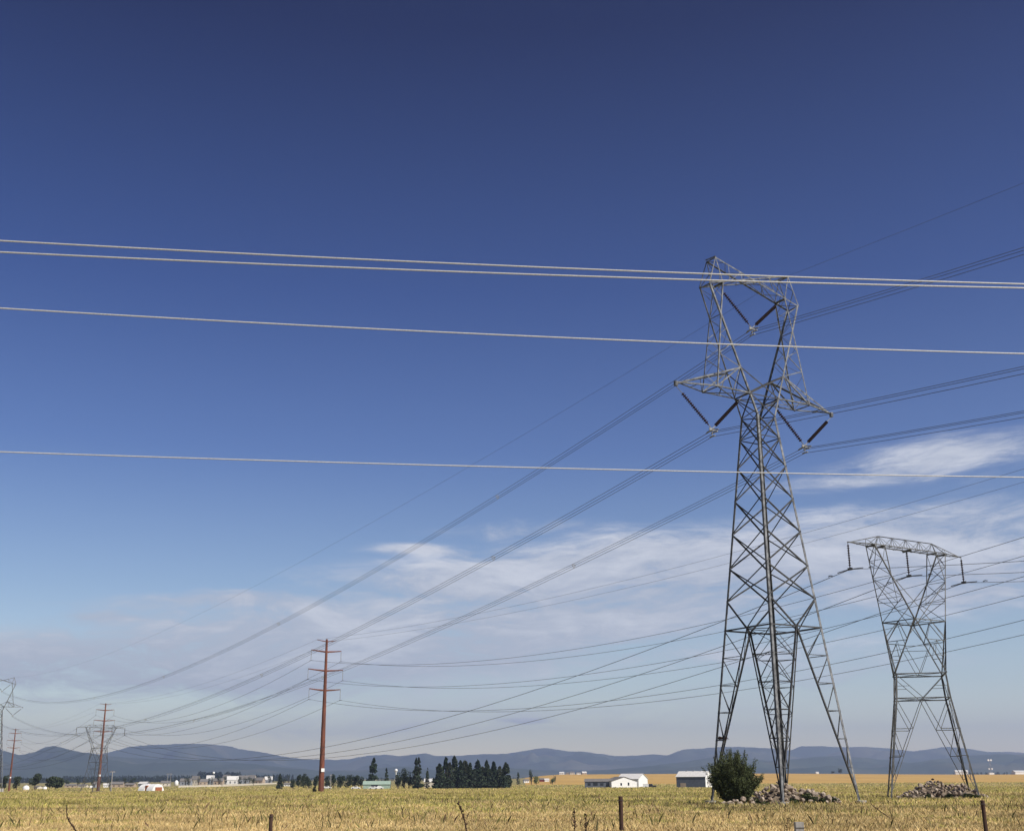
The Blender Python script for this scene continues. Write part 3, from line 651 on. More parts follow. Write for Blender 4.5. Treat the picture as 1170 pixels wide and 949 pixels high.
# ------------------------------------------------------------------ vegetation
def tris(cent, size, elong, up_bias, rng, colf):
    n = len(cent); d = rng.normal(size=(n, 3)); d[:, 2] += up_bias; d /= np.linalg.norm(d, axis=1)[:, None] + 1e-9
    s = np.cross(d, rng.normal(size=(n, 3))); s /= np.linalg.norm(s, axis=1)[:, None] + 1e-9
    L = size * rng.uniform(.6, 1.3, n)[:, None]; Wd = L / elong
    V = np.stack([cent - d * L * .5, cent + s * Wd * .5, cent + d * L * .5, cent - s * Wd * .5], 1).reshape(-1, 3)
    F = np.arange(4 * n).reshape(n, 4); C = np.repeat(colf, 4, 0); return V, F, C
def conifer(name, h, w, seed, n=1500, c=(.05, .068, .04), trunk=.0, pw=.62):
    rng = np.random.default_rng(seed); root = empty(name, (0, 0, 0))
    t = MB(); t.tube([(0, 0, -.5), (0, 0, h * .5), (0, 0, h * .97)], [h * .018 + .06, h * .011 + .03, .02], 7); t.build('trunk', MT['bark'], root)
    f = rng.uniform(trunk, 1, n) ** .9; lean = rng.normal(0, .02, 2)
    nb = 60; ba = rng.uniform(0, 2 * np.pi, nb); bh = np.sort(rng.uniform(trunk, .98, nb)); bl = rng.uniform(.62, 1.12, nb)
    ib = rng.integers(0, nb, n); hh = bh[ib] + rng.normal(0, .016, n); rad = w / 2 * (1 - np.clip(hh, 0, 1)) ** pw * bl[ib] * (1.0 - .25 * (hh < .12))
    rr = rad * rng.uniform(.1, 1, n) ** .55; an = ba[ib] + rng.normal(0, .42, n)
    cen = np.stack([rr * np.cos(an), rr * np.sin(an), h * hh - rr * .22], 1); cen[:, :2] += lean * cen[:, 2:3]
    col = np.array(c) * rng.uniform(.55, 1.5, n)[:, None] * (1 + .15 * rng.normal(size=(n, 3)) * .4)
    V, F, C = tris(cen, max(.35, w * .17), 2.0, -.3, rng, np.clip(col, .01, 1)); np_mesh('crown', V, F, MT['foliage'], C, root); return root
def broadleaf(name, h, w, seed, n=1800, c=(.06, .075, .03), trunk=.12, leaf=None):
    rng = np.random.default_rng(seed); root = empty(name, (0, 0, 0)); t = MB(); t.tube([(0, 0, -.5), (0, 0, h * .35), (w * .04, 0, h * .7)], [h * .03 + .05, h * .022 + .04, .03], 7)
    nl = 11; lc = []
    for i in range(nl):
        a = rng.uniform(0, 2 * np.pi); q = rng.uniform(.1, .62) * w / 2; z = h * rng.uniform(trunk + .18, .82); lc.append((q * math.cos(a), q * math.sin(a), z)); t.tube([(0, 0, h * .2), lc[-1]], [.05, .02], 5)
    t.build('trunk', MT['bark'], root); lc = np.array(lc); lr = rng.uniform(.16, .27, nl) * w
    k = rng.integers(0, nl, n); d = rng.normal(size=(n, 3)); d /= np.linalg.norm(d, axis=1)[:, None]
    cen = lc[k] + d * (lr[k] * rng.uniform(.35, 1.05, n) ** .6)[:, None] * np.array([1, 1, h / w * .8]); cen[:, 2] = np.clip(cen[:, 2], h * trunk, h)
    col = np.array(c) * rng.uniform(.6, 1.5, n)[:, None]
    V, F, C = tris(cen, leaf or max(.3, w * .1), 1.5, 0, rng, np.clip(col, .01, 1)); np_mesh('crown', V, F, MT['foliage'], C, root); return root
def px(n, Y): return n * Y / FOC
def ytop_h(x, yt, pos): return CAMH + ray(x, yt).z * pos.y - pos.z
def plant(fn, name, x, yt, wpx, Y, seed, label, cat='tree', group=None, **kw):
    p = at(x, Y); h = ytop_h(x, yt, p); o = fn(name, max(.8, h), px(wpx, Y), seed, **kw); o.location = p; tag(o, label, cat, group); return o
GRV = 'dark pines of the dense grove'
for i, (x, yt) in enumerate([(503, 873), (508.7, 864.4), (513.5, 868), (519.4, 864), (525, 867), (531.7, 866), (537, 867), (545.6, 868), (551, 872), (557, 869), (565, 870), (571.6, 872), (578, 871)]):
    plant(conifer, 'pine_tree', x, yt + (0, 0, 2, 0, 1, 0, 4, 0, 3, 0, 0, 2, 0)[i], (18, 15, 13, 17, 14, 17, 14, 16, 13, 17, 15, 14, 15)[i], 600 + (i * 53 % 7) * 5, 20 + i, {0: 'low dark pine at the left end of the dense grove', 12: 'dark pine at the right end of the dense grove'}.get(i, 'tall dark pine inside the dense grove'), group=GRV, n=5200, c=[(.045, .058, .03), (.03, .045, .027), (.055, .062, .034)][i % 3], trunk=.02, pw=.5 + (i * 31 % 4) * .07)  # brighter crown greens mixed in to imitate sunlit foliage
for i, (x, yt) in enumerate([(505, 880), (514, 877), (529, 876), (541, 878), (550, 881), (561, 880), (575, 883)]):
    plant(conifer, 'pine_tree', x, yt, 15, 588 + i, 60 + i, 'low bushy pine filling the front of the dense grove', group='low pines in front of the grove', n=1700, c=(.035, .048, .03))
plant(conifer, 'pine_tree', 425.5, 866, 16, 660, 41, 'broad tall pine rising behind the pale green building', n=4200, c=(.035, .05, .03))
plant(conifer, 'pine_tree', 441.5, 877, 8, 660, 42, 'small pine between the green building and the water tower', n=1400)
plant(conifer, 'pine_tree', 474.5, 865.5, 12, 610, 43, 'left of the two joined tall pines right of the water tower', n=2000, c=(.038, .052, .032), trunk=.05)
plant(conifer, 'pine_tree', 479, 865.5, 12, 614, 44, 'right of the two joined tall pines right of the water tower', n=2000, c=(.038, .052, .032), trunk=.05)
plant(conifer, 'pine_tree', 488, 877, 7, 605, 45, 'short narrow pine just left of the dense grove', n=1300)
plant(conifer, 'pine_tree', 320, 883.5, 9.5, 640, 46, 'lone small dark pine at the right end of the long white wall', n=1300, c=(.04, .055, .035))
plant(conifer, 'pine_tree', 591.7, 881, 6, 900, 47, 'lone tiny pine just right of the dense grove', n=700)
plant(broadleaf, 'broadleaf_tree', 607, 877, 7, 900, 48, 'dark narrow tree beside the small white farmhouse', n=900, c=(.04, .055, .03))
plant(broadleaf, 'broadleaf_tree', 612.5, 885, 8.5, 860, 49, 'pale yellow green round tree at the wheat field edge', n=900, c=(.15, .17, .05))
plant(broadleaf, 'broadleaf_tree', 631, 887, 7, 860, 50, 'short pale green tree left of the slate grey house', n=700, c=(.12, .14, .05))
plant(broadleaf, 'broadleaf_tree', 634, 883, 4, 1000, 51, 'tiny dark tree behind the short pale green tree', n=500, c=(.035, .05, .025))
for i, (x, yt, w) in enumerate([(455, 879, 11), (462, 876.5, 12), (467.5, 880, 10)]):
    plant(broadleaf, 'broadleaf_tree', x, yt, w, 612 + i * 3, 70 + i, ('bushy dark tree just right of the water tower', 'taller bushy tree in the clump left of the two joined pines', 'low bushy tree touching the two joined pines')[i], n=1500, c=(.035, .048, .026), trunk=.03)
for i, (x, yt, w) in enumerate([(335, 887, 8), (342, 884, 10), (347, 882, 9), (353, 884, 11), (361, 884, 10)]):
    plant(broadleaf, 'broadleaf_tree', x, yt, w, 660 + i * 4, 80 + i, 'dark bushy tree in the row left of the nearest brown pole', group='bushy trees left of the nearest brown pole', n=1300, c=(.035, .048, .026), trunk=.02)
for i, (x, yt, w) in enumerate([(375, 884, 10), (381, 882, 9), (389, 884, 12), (398, 884, 11), (406, 883, 12), (413, 886, 9)]):
    plant(broadleaf, 'broadleaf_tree', x, yt, w, 660 + i * 4, 90 + i, 'dark bushy tree in the row right of the nearest brown pole', group='bushy trees right of the nearest brown pole', n=1300, c=(.033, .046, .026), trunk=.02)
for x, yt, w, lab in ((6, 885, 9, 'dark tree half hidden behind the left edge tower'), (20, 884.5, 10, 'dark uneven tree just right of the far brown pole'), (41, 882, 13.5, 'tall rounded tree between the two small white tanks'), (65, 885, 22, 'wide low rounded tree right of the white tanks')):
    plant(broadleaf, 'broadleaf_tree', x, yt, w, 700, int(x) + 3, lab, n=2000, c=(.04, .052, .024), trunk=.06)
plant(broadleaf, 'broadleaf_tree', 952, 880.5, 5, 1900, 31, 'smaller of two tiny trees on the wheat horizon', n=500, c=(.03, .04, .025))
plant(broadleaf, 'broadleaf_tree', 960.5, 877, 6, 1900, 32, 'taller of two tiny trees on the wheat horizon', n=600, c=(.03, .04, .025))
# far woods reading as a mass
def woods(x0, x1, Y, yt0, yt1, n, seed):
    rng = np.random.default_rng(seed); V = []; F = []; C = []
    for i in range(n):
        x = rng.uniform(x0, x1); Yd = Y * rng.uniform(.94, 1.1); t = ray(x, 888).x; X = t * Yd; z0 = gz(X, Yd); yt = lerp(yt0, yt1, (x - x0) / (x1 - x0)); h = (CAMH + ray(x, yt).z * Yd - z0) * rng.uniform(.65, 1.08); w = h * rng.uniform(.3, .5)
        m = 26; hh = rng.uniform(0, 1, m); r = w / 2 * (1 - hh) ** .6 * rng.uniform(.3, 1, m); a = rng.uniform(0, 6.28, m); cen = np.stack([X + r * np.cos(a), Yd + r * np.sin(a), z0 + hh * h], 1)
        v, f, c = tris(cen, h * .3, 1.6, .3, rng, np.array((.028, .04, .026)) * rng.uniform(.6, 1.3, m)[:, None]); F.append(f + len(V) * 0 + sum(len(q) for q in V)); V.append(v); C.append(c)
    return np.concatenate(V), np.concatenate(F), np.concatenate(C)
for x0, x1, Y, a, b_, n, sd in ((-160, 190, 2600, 888.5, 887.5, 700, 5), (70, 335, 3000, 886.5, 884.8, 600, 6), (225, 275, 2900, 882, 882.5, 200, 8), (330, 600, 2600, 888.6, 887.2, 300, 9), (1090, 1230, 3600, 882.0, 881.5, 160, 10)):
    V, F, C = woods(x0, x1, Y, a, b_, n, sd); tag(np_mesh('far_woods', V, F, MT['foliage'], C), kind='stuff')

# the bush in front of the tall tower
def big_bush():
    rng = np.random.default_rng(3); root = empty('bush', (0, 0, 0)); st = MB(); V = []; F = []; C = []; cnt = 0
    H, Wd = 4.35, 4.9
    for i in range(270):
        a = rng.uniform(0, 2 * np.pi); tilt = rng.uniform(0, 1) ** .75 * 1.08; L = rng.uniform(.62, 1.05) * (H * (1 - .30 * (tilt / 1.08) ** 2)); L = min(L, H)
        pts = []; p = Vector((math.cos(a), math.sin(a), 0)) * rng.uniform(0, .35)
        d = Vector((math.cos(a) * math.sin(tilt * .95), math.sin(a) * math.sin(tilt * .95), math.cos(tilt * .9))).normalized()
        for k in range(8):
            pts.append(p.copy()); d = (d + Vector((rng.normal(0, .06), rng.normal(0, .06), .055))).normalized(); p = p + d * L / 7
            if abs(p.x) > Wd / 2 * 1.05: d.x *= .3
        if i % 2 == 0: st.tube(pts, [max(.006, .035 * (1 - k / 8)) for k in range(8)], 4)
        n = 190; q = rng.uniform(.12, 1.0, n) ** .8; idx = np.clip((q * 7).astype(int), 0, 6); fr_ = q * 7 - idx; P = np.array(pts); cen = P[idx] * (1 - fr_)[:, None] + P[idx + 1 - (idx == 6) * 0] * fr_[:, None]
        cen += rng.normal(0, 1, (n, 3)) * (.16 * (1.1 - q * .75))[:, None]; cen[:, 2] = np.maximum(cen[:, 2], .05)
        dirs = (P[-1] - P[0]) / np.linalg.norm(P[-1] - P[0]); base = np.array((.07, .082, .036)) * rng.uniform(.6, 1.3)
        col = base * rng.uniform(.5, 1.7, n)[:, None]; dd = rng.normal(size=(n, 3)) * .6 + dirs; dd /= np.linalg.norm(dd, axis=1)[:, None]; s_ = np.cross(dd, rng.normal(size=(n, 3))); s_ /= np.linalg.norm(s_, axis=1)[:, None]
        l = rng.uniform(.09, .19, n)[:, None]; v = np.stack([cen - dd * l * .5, cen + s_ * l * .16, cen + dd * l * .5, cen - s_ * l * .16], 1).reshape(-1, 3)
        V.append(v); F.append(np.arange(4 * n).reshape(n, 4) + cnt); cnt += 4 * n; C.append(np.repeat(col, 4, 0))
    n = 15000; d = rng.normal(size=(n, 3)); d /= np.linalg.norm(d, axis=1)[:, None]; q = rng.uniform(0, 1, n) ** .4
    lump = 1 + .18 * np.sin(d[:, 0] * 7 + 1) * np.cos(d[:, 2] * 6) + .12 * np.sin(d[:, 1] * 11 + d[:, 2] * 5)
    cen = d * (q * lump)[:, None] * np.array((1.98, 1.8, 1.5)) + np.array((0, 0, 1.85)); keep = (cen[:, 2] > .05); cen = cen[keep]; n = len(cen)
    col = np.array((.062, .074, .032)) * rng.uniform(.5, 1.7, n)[:, None]; v, f, c_ = tris(cen, .17, 2.6, .9, rng, col); V.append(v); F.append(f + cnt); cnt += 4 * n; C.append(c_)
    st.build('stem', MT['twig'], root); np_mesh('foliage', np.concatenate(V), np.concatenate(F), MT['foliage'], np.concatenate(C), root); return root
bush = big_bush(); bp = at(838, 88.0); bush.location = bp; bush.scale = (.82, .82, .90); tag(bush, 'large dark green bush at the foot of the tall lattice tower', 'bush')

# ------------------------------------------------------------------ rock heaps
rock_mats = [mat('pale_rock', (.44, .36, .28), (.25, .20, .155), 5, .95, 0, 5, .2, bump=.4), mat('tan_rock', (.36, .28, .21), (.20, .155, .12), 5, .95, 0, 5, .2, bump=.4), mat('brown_rock', (.17, .125, .10), (.09, .07, .055), 6, .95, 0, 5, .2, bump=.4)]
def rock_mesh(seed):
    rng = random.Random(seed); import bmesh
    bm = bmesh.new(); bmesh.ops.create_icosphere(bm, subdivisions=1 + seed % 2, radius=.5); off = Vector((rng.random() * 50, rng.random() * 50, 0)); sc = (rng.uniform(.9, 1.3), rng.uniform(.7, 1.0), rng.uniform(.55, .8))
    planes = [(Vector((rng.gauss(0, 1), rng.gauss(0, 1), rng.gauss(0, 1))).normalized(), rng.uniform(.17, .38)) for _ in range(11)]
    for v in bm.verts:
        n = MN.noise(v.co * 2.2 + off) * .28 + MN.noise(v.co * 5 + off) * .09; v.co = Vector((v.co.x * sc[0], v.co.y * sc[1], v.co.z * sc[2])) * (1 + n)
        for nn_, dd_ in planes:
            k_ = v.co.dot(nn_) - dd_
            if k_ > 0: v.co -= nn_ * k_
    me = bpy.data.meshes.new('rock'); bm.to_mesh(me); bm.free(); me.materials.append(rock_mats[seed % 3]); return me
RM = [rock_mesh(i) for i in range(9)]
def heap(shape, n, szr, group, label, rng, rockz=.3, wts=(4, 3, 2)):
    pos = []
    for i in range(n * 80):
        if len(pos) >= n: break
        x, y, hgt = shape(rng); s = rng.uniform(*szr)
        ok = all((abs(x - a) > .27 * (s + c) or abs(y - b_) > .36 * (s + c)) or abs(hgt - h_) > .42 * s for a, b_, c, h_ in pos)
        if not ok: continue
        pos.append((x, y, s, hgt)); k = rng.choices((0, 1, 2), wts)[0]; o = bpy.data.objects.new('rock', RM[k + 3 * rng.randrange(3)]); COL.objects.link(o)
        o.location = (x, y, gz(x, y) + hgt + s * .12); o.rotation_euler = (rng.uniform(-.6, .6), rng.uniform(-.6, .6), rng.uniform(0, 6.28)); o.scale = (s, s, s); tag(o, label, 'rock', group)
def mound(name, cx, cy, hf, x0, x1, y0, y1, m):
    nx, ny = 44, 26; V = []; F = []
    for j in range(ny):
        for i in range(nx):
            x = lerp(x0, x1, i / (nx - 1)); y = lerp(y0, y1, j / (ny - 1)); h = hf(x, y); V.append((x, y, gz(x, y) + max(-.05, h * .82 - .1) + MN.noise(Vector((x * 2, y * 2, 0))) * .05 * (h > .05)))
    idx = np.arange(nx * ny).reshape(ny, nx); F = np.stack([idx[:-1, :-1], idx[:-1, 1:], idx[1:, 1:], idx[1:, :-1]], -1).reshape(-1, 4)
    o = np_mesh(name, np.array(V), F, m, smooth=True); tag(o, kind='structure')
soil = mat('rubble_soil', (.24, .19, .14), (.09, .07, .05), 5, 1, 0, 6, .1)
r1 = random.Random(5)
c2 = at(1077, 108.5)
def h2(x, y):
    u = (x - c2.x) / 3.4; v = (y - c2.y) / 2.2; r = math.hypot(u, v); 
    a = max(0, 1 - abs(u + .25) * 1.15) ** .8; b_ = max(0, 1 - abs(u - .38) * 1.7) ** .8 * .82
    return 1.62 * max(a, b_) * max(0, 1 - v * v) ** .7 if r < 1.3 else 0
def s2(rng):
    while True:
        x = c2.x + rng.uniform(-3.5, 3.3); y = c2.y + rng.uniform(-2.3, 1.2); h = h2(x, y)
        if h > .04 or rng.random() < .03: return x, y, h * rng.uniform(.8, 1.02)
mound('rubble_mound', c2.x, c2.y, h2, c2.x - 3.6, c2.x + 3.6, c2.y - 2.4, c2.y + 2.4, soil)
heap(s2, 140, (.18, .72), 'rocks heaped beside the flat-topped tower', 'broken rock in the loose pile beside the flat-topped tower', r1)
c1 = at(878, 90.5)
def h1(x, y):
    t = (x - c1.x); v = (y - c1.y) / 1.9
    a = 1.55 * math.exp(-((t - .7) / 1.35) ** 2) + .7 * math.exp(-((t + 1.6) / 1.1) ** 2) + .9 * math.exp(-((t - 3.2) / 1.2) ** 2)
    return a * max(0, 1 - v * v) ** .7
def s1(rng):
    while True:
        x = c1.x + rng.uniform(-3.4, 5.0); y = c1.y + rng.uniform(-1.9, 1.0); h = h1(x, y)
        if h > .10: return x, y, h * rng.uniform(.8, 1.02)
mound('rubble_mound', c1.x, c1.y, h1, c1.x - 4.6, c1.x + 5.8, c1.y - 2.1, c1.y + 2.1, soil)
heap(s1, 135, (.22, .85), 'rocks heaped under the tall tower', 'pale rock in the heap between the legs of the tall tower', r1, wts=(6, 3, 1))
rq = random.Random(11)
for i in range(17):
    x = 832 + i * 2.4 + rq.uniform(-1, 1); s = rq.uniform(.3, .62); p = at(x, 86.0 + rq.uniform(-.5, .5)); o = bpy.data.objects.new('rock', RM[rq.choice((0, 3, 6, 1))]); COL.objects.link(o)
    o.location = p + Vector((0, 0, s * .3 + rq.choice((0, 0, .3)))); o.rotation_euler = (rq.uniform(-.5, .5), rq.uniform(-.5, .5), rq.uniform(0, 6)); o.scale = (s, s, s); tag(o, 'pale rock in the low row in front of the large bush', 'rock', 'low rocks in front of the large bush')
for x, Y, s, lab in ((826, 86.5, .55, 'leftmost low pale rock in front of the bush'), (833, 86.3, .6, 'flat pale rock second from the left in front of the bush'), (952, 92, .8, 'lone pale angular rock between heap and right leg'), (1024.5, 107, .5, 'lone pale rock left of the loose rock pile')):
    p = at(x, Y); o = bpy.data.objects.new('rock', RM[0]); COL.objects.link(o); o.location = p + Vector((0, 0, s * .35)); o.scale = (s * 1.3, s, s); tag(o, lab, 'rock')
for x, Y, w, yt, lab in ((938, 88.8, .9, 911, 'tiny dark weed clump low on the right slope of the rock heap'), (905, 88.2, .8, 912, 'tiny dark weed clump at the foot of the nearest tower leg'), (1058, 106.3, .9, 908, 'tiny weed clump in the left half of the loose rock pile'), (1083, 106, .8, 909, 'tiny weed clump in the middle of the loose rock pile'), (923, 89, 1.3, 905, 'low dark weed bush growing on the rock heap'), (948, 90, 1.5, 909, 'small dark green shrub right of the rock heap'), (866, 86.2, 1.5, 911, 'low green weeds in front of the rock heap'), (1108, 105.5, 1.6, 908, 'low dark shrub at the right end of the loose rock pile')):
    p = at(x, Y); h = max(.5, CAMH + ray(x, yt).z * Y - p.z); o = broadleaf('shrub', h, w, int(x), n=1500, c=(.05, .06, .025), trunk=.02, leaf=.12); o.location = p; tag(o, lab, 'shrub')
p = at(359.5, 223); o = broadleaf('shrub', 1.2, 1.1, 77, n=900, c=(.035, .04, .025), trunk=.02, leaf=.14); o.location = p; tag(o, 'small dark shrub at the foot of the nearest brown pole', 'shrub')
# nest caught on a strut of the tall tower
nb = MB(); rr = random.Random(2); q = fr(M1, YAWM, -2.95, -3.2, 4.75)
for i in range(70):
    a = rr.uniform(0, 6.28); e = rr.uniform(-.5, .5); d = Vector((math.cos(a), math.sin(a), e * .4)) * rr.uniform(.12, .36); c = Vector((rr.uniform(-.18, .18), rr.uniform(-.15, .15), rr.uniform(-.06, .14))); nb.tube([c - d, c + d], .012, 4)
o = nb.build('bird_nest', MT['twig']); o.location = q; tag(o, 'dark twig nest lodged on a low strut of the left tower leg', 'nest')

# ------------------------------------------------------------------ buildings
def gable(name, W_, D_, he, hr, wall, roof, loc, rz, label, group=None, wins=(), over=.3, door=None, cat='house', wall2=None):
    """ridge along local x; W_ along x, D_ along y; wins: (side,u,z,w,h)"""
    root = empty(name, loc, rz); m = MB(); x, y = W_ / 2, D_ / 2
    m.add([(-x, -y, -1), (x, -y, -1), (x, -y, he), (-x, -y, he), (-x, y, -1), (x, y, -1), (x, y, he), (-x, y, he), (-x, 0, hr), (x, 0, hr)],
          [(0, 1, 2, 3), (5, 4, 7, 6), (1, 5, 6, 9, 2), (4, 0, 3, 8, 7)])
    if wall2: m.mi = [0, 0, 1, 1]
    m.build('wall', [wall] + ([wall2] if wall2 else []), root); r = MB(); sl = (hr - he) / y; t = .14; X = x + over; yo = y + over; zo = he - sl * over
    pr = [(-yo, zo + .02), (0, hr + .02), (yo, zo + .02), (yo, zo + t), (0, hr + t), (-yo, zo + t)]
    r.add([(sx * X, a, b) for sx in (-1, 1) for a, b in pr], [(0, 1, 4, 5), (1, 2, 3, 4), (11, 10, 7, 6), (10, 9, 8, 7)] + [(k, 6 + k, 6 + (k + 1) % 6, (k + 1) % 6) for k in range(6)])
    r.build('roof', roof, root)
    for sd, u, z, w, h in wins:
        b = MB()
        if sd == 'f': b.box((u - w / 2, -y - .05, z), (u + w / 2, -y + .02, z + h))
        elif sd == 'r': b.box((x - .02, u - w / 2, z), (x + .05, u + w / 2, z + h))
        else: b.box((-x - .05, u - w / 2, z), (-x + .02, u + w / 2, z + h))
        b.build('window', MT['glass'], root)
    if door:
        sd, u, w, h, mm = door; b = MB()
        if sd == 'f': b.box((u - w / 2, -y - .06, -.2), (u + w / 2, -y + .02, h))
        else: b.box((x - .02, u - w / 2, -.2), (x + .06, u + w / 2, h))
        b.build('door', mm, root)
    tag(root, label, cat, group); return root
# slate grey house with white gabled wing
Yh = 600
gable('house', px(30, Yh), 8.5, 2.9, 4.1, MT['darkgrey'], MT['roofgrey'], at(684, Yh + 6), R(-6), 'long low slate grey house with dark windows and grey roof', wins=(('f', -4.5, 1, 1.5, 1.2), ('f', -1.5, 1, 2.2, 1.5), ('f', 1.6, 1, 1.6, 1.2), ('f', 4.4, .4, 1.4, 2)), wall2=MT['darkgrey'])
gable('house', 12, px(29.5, Yh), 3.0, 5.0, MT['white'], MT['roofgrey'], at(708, Yh + 6), R(-74), 'white gabled house wing joined to the slate grey house', wins=(('r', 2.2, 1, .8, 1.4), ('r', -1.6, 1, .8, 1.2)))
gable('barn', px(26, Yh), 12, 4.0, 6.4, MT['white'], MT['roofwhite'], at(722.5, Yh + 26), R(-28), 'white metal shed behind the white gabled house', cat='barn', door=('f', 3.2, 2.8, 3.0, MT['grey']))
def barn2():
    Yb = 520; g_ = gable('barn', 12.6, 9.0, 4.6, 6.7, MT['darkgrey'], MT['roofwhite'], at(793, Yb), R(-26), 'barn with shaded dark side, sunlit white end and pale metal roof, left of the bush', cat='barn', wall2=MT['white'], over=.25)  # long side coloured dark for shade, ends white as sunlit
    b = MB(); b.box((-4.6, -4.58, -.2), (-2.2, -4.48, 2.1)); b.build('door', MT['tan'], g_)
    b = MB(); b.box((6.28, -1.9, -.2), (6.36, 1.9, 3.4)); b.build('door', MT['roofwhite'], g_)
    for k in (-3, 0, 3): b = MB(); b.box((k - .25, -.25, 6.75), (k + .25, .25, 7.15)); b.build('roof_vent', MT['grey'], g_)
barn2()
# black pickup with white load
def pickup(loc, rz, label):
    root = empty('pickup_truck', loc, rz); b = MB(); pr = [(-2.7, .45), (-2.7, 1.05), (-1.0, 1.08), (-.8, 1.75), (.6, 1.75), (1.15, 1.12), (2.5, 1.0), (2.7, .8), (2.7, .45)]
    n = len(pr); b.add([(x, -.95, z) for x, z in pr] + [(x, .95, z) for x, z in pr], [tuple(range(n))[::-1], tuple(range(n, 2 * n))] + [(i, (i + 1) % n, n + (i + 1) % n, n + i) for i in range(n)]); b.build('body', MT['carpaint'], root)
    w = MB(); w.box((-.6, -.97, 1.15), (.5, -.93, 1.62)); w.build('window', MT['glass'], root)
    for x in (-1.7, 1.75):
        for y in (-.95, .95):
            w = MB(); w.tube([(x, y - .12, .38), (x, y + .12, .38)], .38, 14); ww = w.build('wheel', MT['tyre'], root)
    tag(root, label, 'pickup'); return root
pickup(at(743, 585), R(170), 'black pickup parked right of the white houses')
bx = MB(); bx.box((-1.3, -.9, .45), (1.3, .9, 1.7)); bx.box((-1.3, -.92, 1.7), (1.3, .92, 1.78)); ro = empty('trailer', at(737.5, 583), R(-8)); bx.build('body', MT['white'], ro)
for y in (-.95, .95):
    w = MB(); w.tube([(0, y - .1, .33), (0, y + .1, .33)], .33, 12); w.build('wheel', MT['tyre'], ro)
tag(ro, 'small white box trailer beside the black pickup', 'trailer')
def sedan(loc, rz, m, label):
    root = empty('parked_car', loc, rz); b = MB(); pr = [(-2.2, .35), (-2.25, .85), (-1.5, .98), (-.9, 1.42), (.5, 1.44), (1.1, .98), (2.15, .8), (2.25, .35)]
    n = len(pr); b.add([(x, -.88, z) for x, z in pr] + [(x, .88, z) for x, z in pr], [tuple(range(n))[::-1], tuple(range(n, 2 * n))] + [(i, (i + 1) % n, n + (i + 1) % n, n + i) for i in range(n)]); b.build('body', m, root)
    w = MB(); w.box((-.85, -.9, 1.0), (.6, -.87, 1.34)); w.build('window', MT['glass'], root)
    for x in (-1.4, 1.4):
        for y in (-.85, .85):
            w = MB(); w.tube([(x, y - .1, .33), (x, y + .1, .33)], .33, 12); w.build('wheel', MT['tyre'], root)
    tag(root, label, 'car')
# pale green building
gable('shed', px(29, 610), 8, 2.2, 3.7, MT['roofgreen'], MT['roofgreen'], at(431, 614), R(3), 'pale green metal building below the broad tall pine', wins=(('f', -1.0, .9, 3.4, 1.0),), cat='shed')
sedan(at(427, 592), 0, MT['white'], 'white car parked left in front of the pale green building'); sedan(at(433, 594), R(180), MT['white'], 'white car parked right in front of the pale green building')
sedan(at(407, 605), 0, MT['white'], 'white car parked just left of the pale green building'); sedan(at(374, 640), 0, MT['white'], 'white car parked right of the nearest brown pole')
gable('house', 9, 6, 3, 4.6, MT['cream'], MT['roofwhite'], at(494.5, 690), 0, 'small cream house showing left of the dense grove')
# water tower
def water_tower():
    Yt = 1500; p = at(452.4, Yt); root = empty('water_tower', p); H = CAMH + ray(452.4, 879.5).z * Yt - p.z; m = MB(); m.tube([(0, 0, -1), (0, 0, H * .8), (0, 0, H)], [.9, .7, 1.0], 10); m.build('stem', MT['white'], root, True)
    t = MB(); t.tube([(0, 0, H - 1.9), (0, 0, H - 1.3), (0, 0, H), (0, 0, H + 1.2), (0, 0, H + 1.8)], [.9, 1.7, 2.1, 1.5, .3], 14); t.build('tank', MT['white'], root, True); tag(root, 'white ball-topped water tower above the bushy trees', 'water tower')
water_tower()
# farm buildings seen over the wheat
def small_house(x, Y, wpx, hpx, wall, roof, label, rz=0.0, wins=True, cat='house'):
    w = px(wpx, Y); h = px(hpx, Y); return gable('house', w, max(5, w * .6), h * .62, h, MT[wall], MT[roof], at(x, Y), R(rz), label, wins=((('f', -w * .22, h * .2, w * .1, h * .22), ('f', w * .2, h * .2, w * .1, h * .22)) if wins else ()), cat=cat)
small_house(601, 1100, 5.5, 3.6, 'white', 'roofgrey', 'small white farmhouse left of the dark narrow tree', 10)
small_house(619, 1150, 5, 3.6, 'red', 'roofgrey', 'maroon barn between two white farm sheds', -8, False)
small_house(624.5, 1150, 5, 3, 'white', 'roofwhite', 'white farm shed touching the maroon barn', 5, False)
for i, (x, w, h, a, b_, lab) in enumerate([(642, 5, 3, 'white', 'roofwhite', 'leftmost pale house in the far row above the wheat'), (648.5, 4, 2.4, 'tan', 'roofgrey', 'small tan house in the far row above the wheat'), (654, 5, 3.2, 'cream', 'roofgrey', 'cream house mid way along the far row above the wheat'),
                                           (661, 4.5, 2.6, 'white', 'roofgrey', 'white house with grey roof in the far row above the wheat'), (667.5, 5, 3.2, 'tan', 'roofwhite', 'rightmost pale house in the far row above the wheat')]):
    small_house(x, 2300, w, h, a, b_, lab, i * 7 - 12)
small_house(1099, 2050, 13, 4.6, 'white', 'roofwhite', 'white building on the horizon behind the flat-topped tower leg', -12, False)
small_house(1166, 2050, 15, 4.0, 'white', 'roofwhite', 'white building on the horizon cut by the right edge', 5, False)
small_house(934, 2100, 3, 2.0, 'white', 'roofwhite', 'tiny white hut on the horizon right of the tall tower', 5, False)
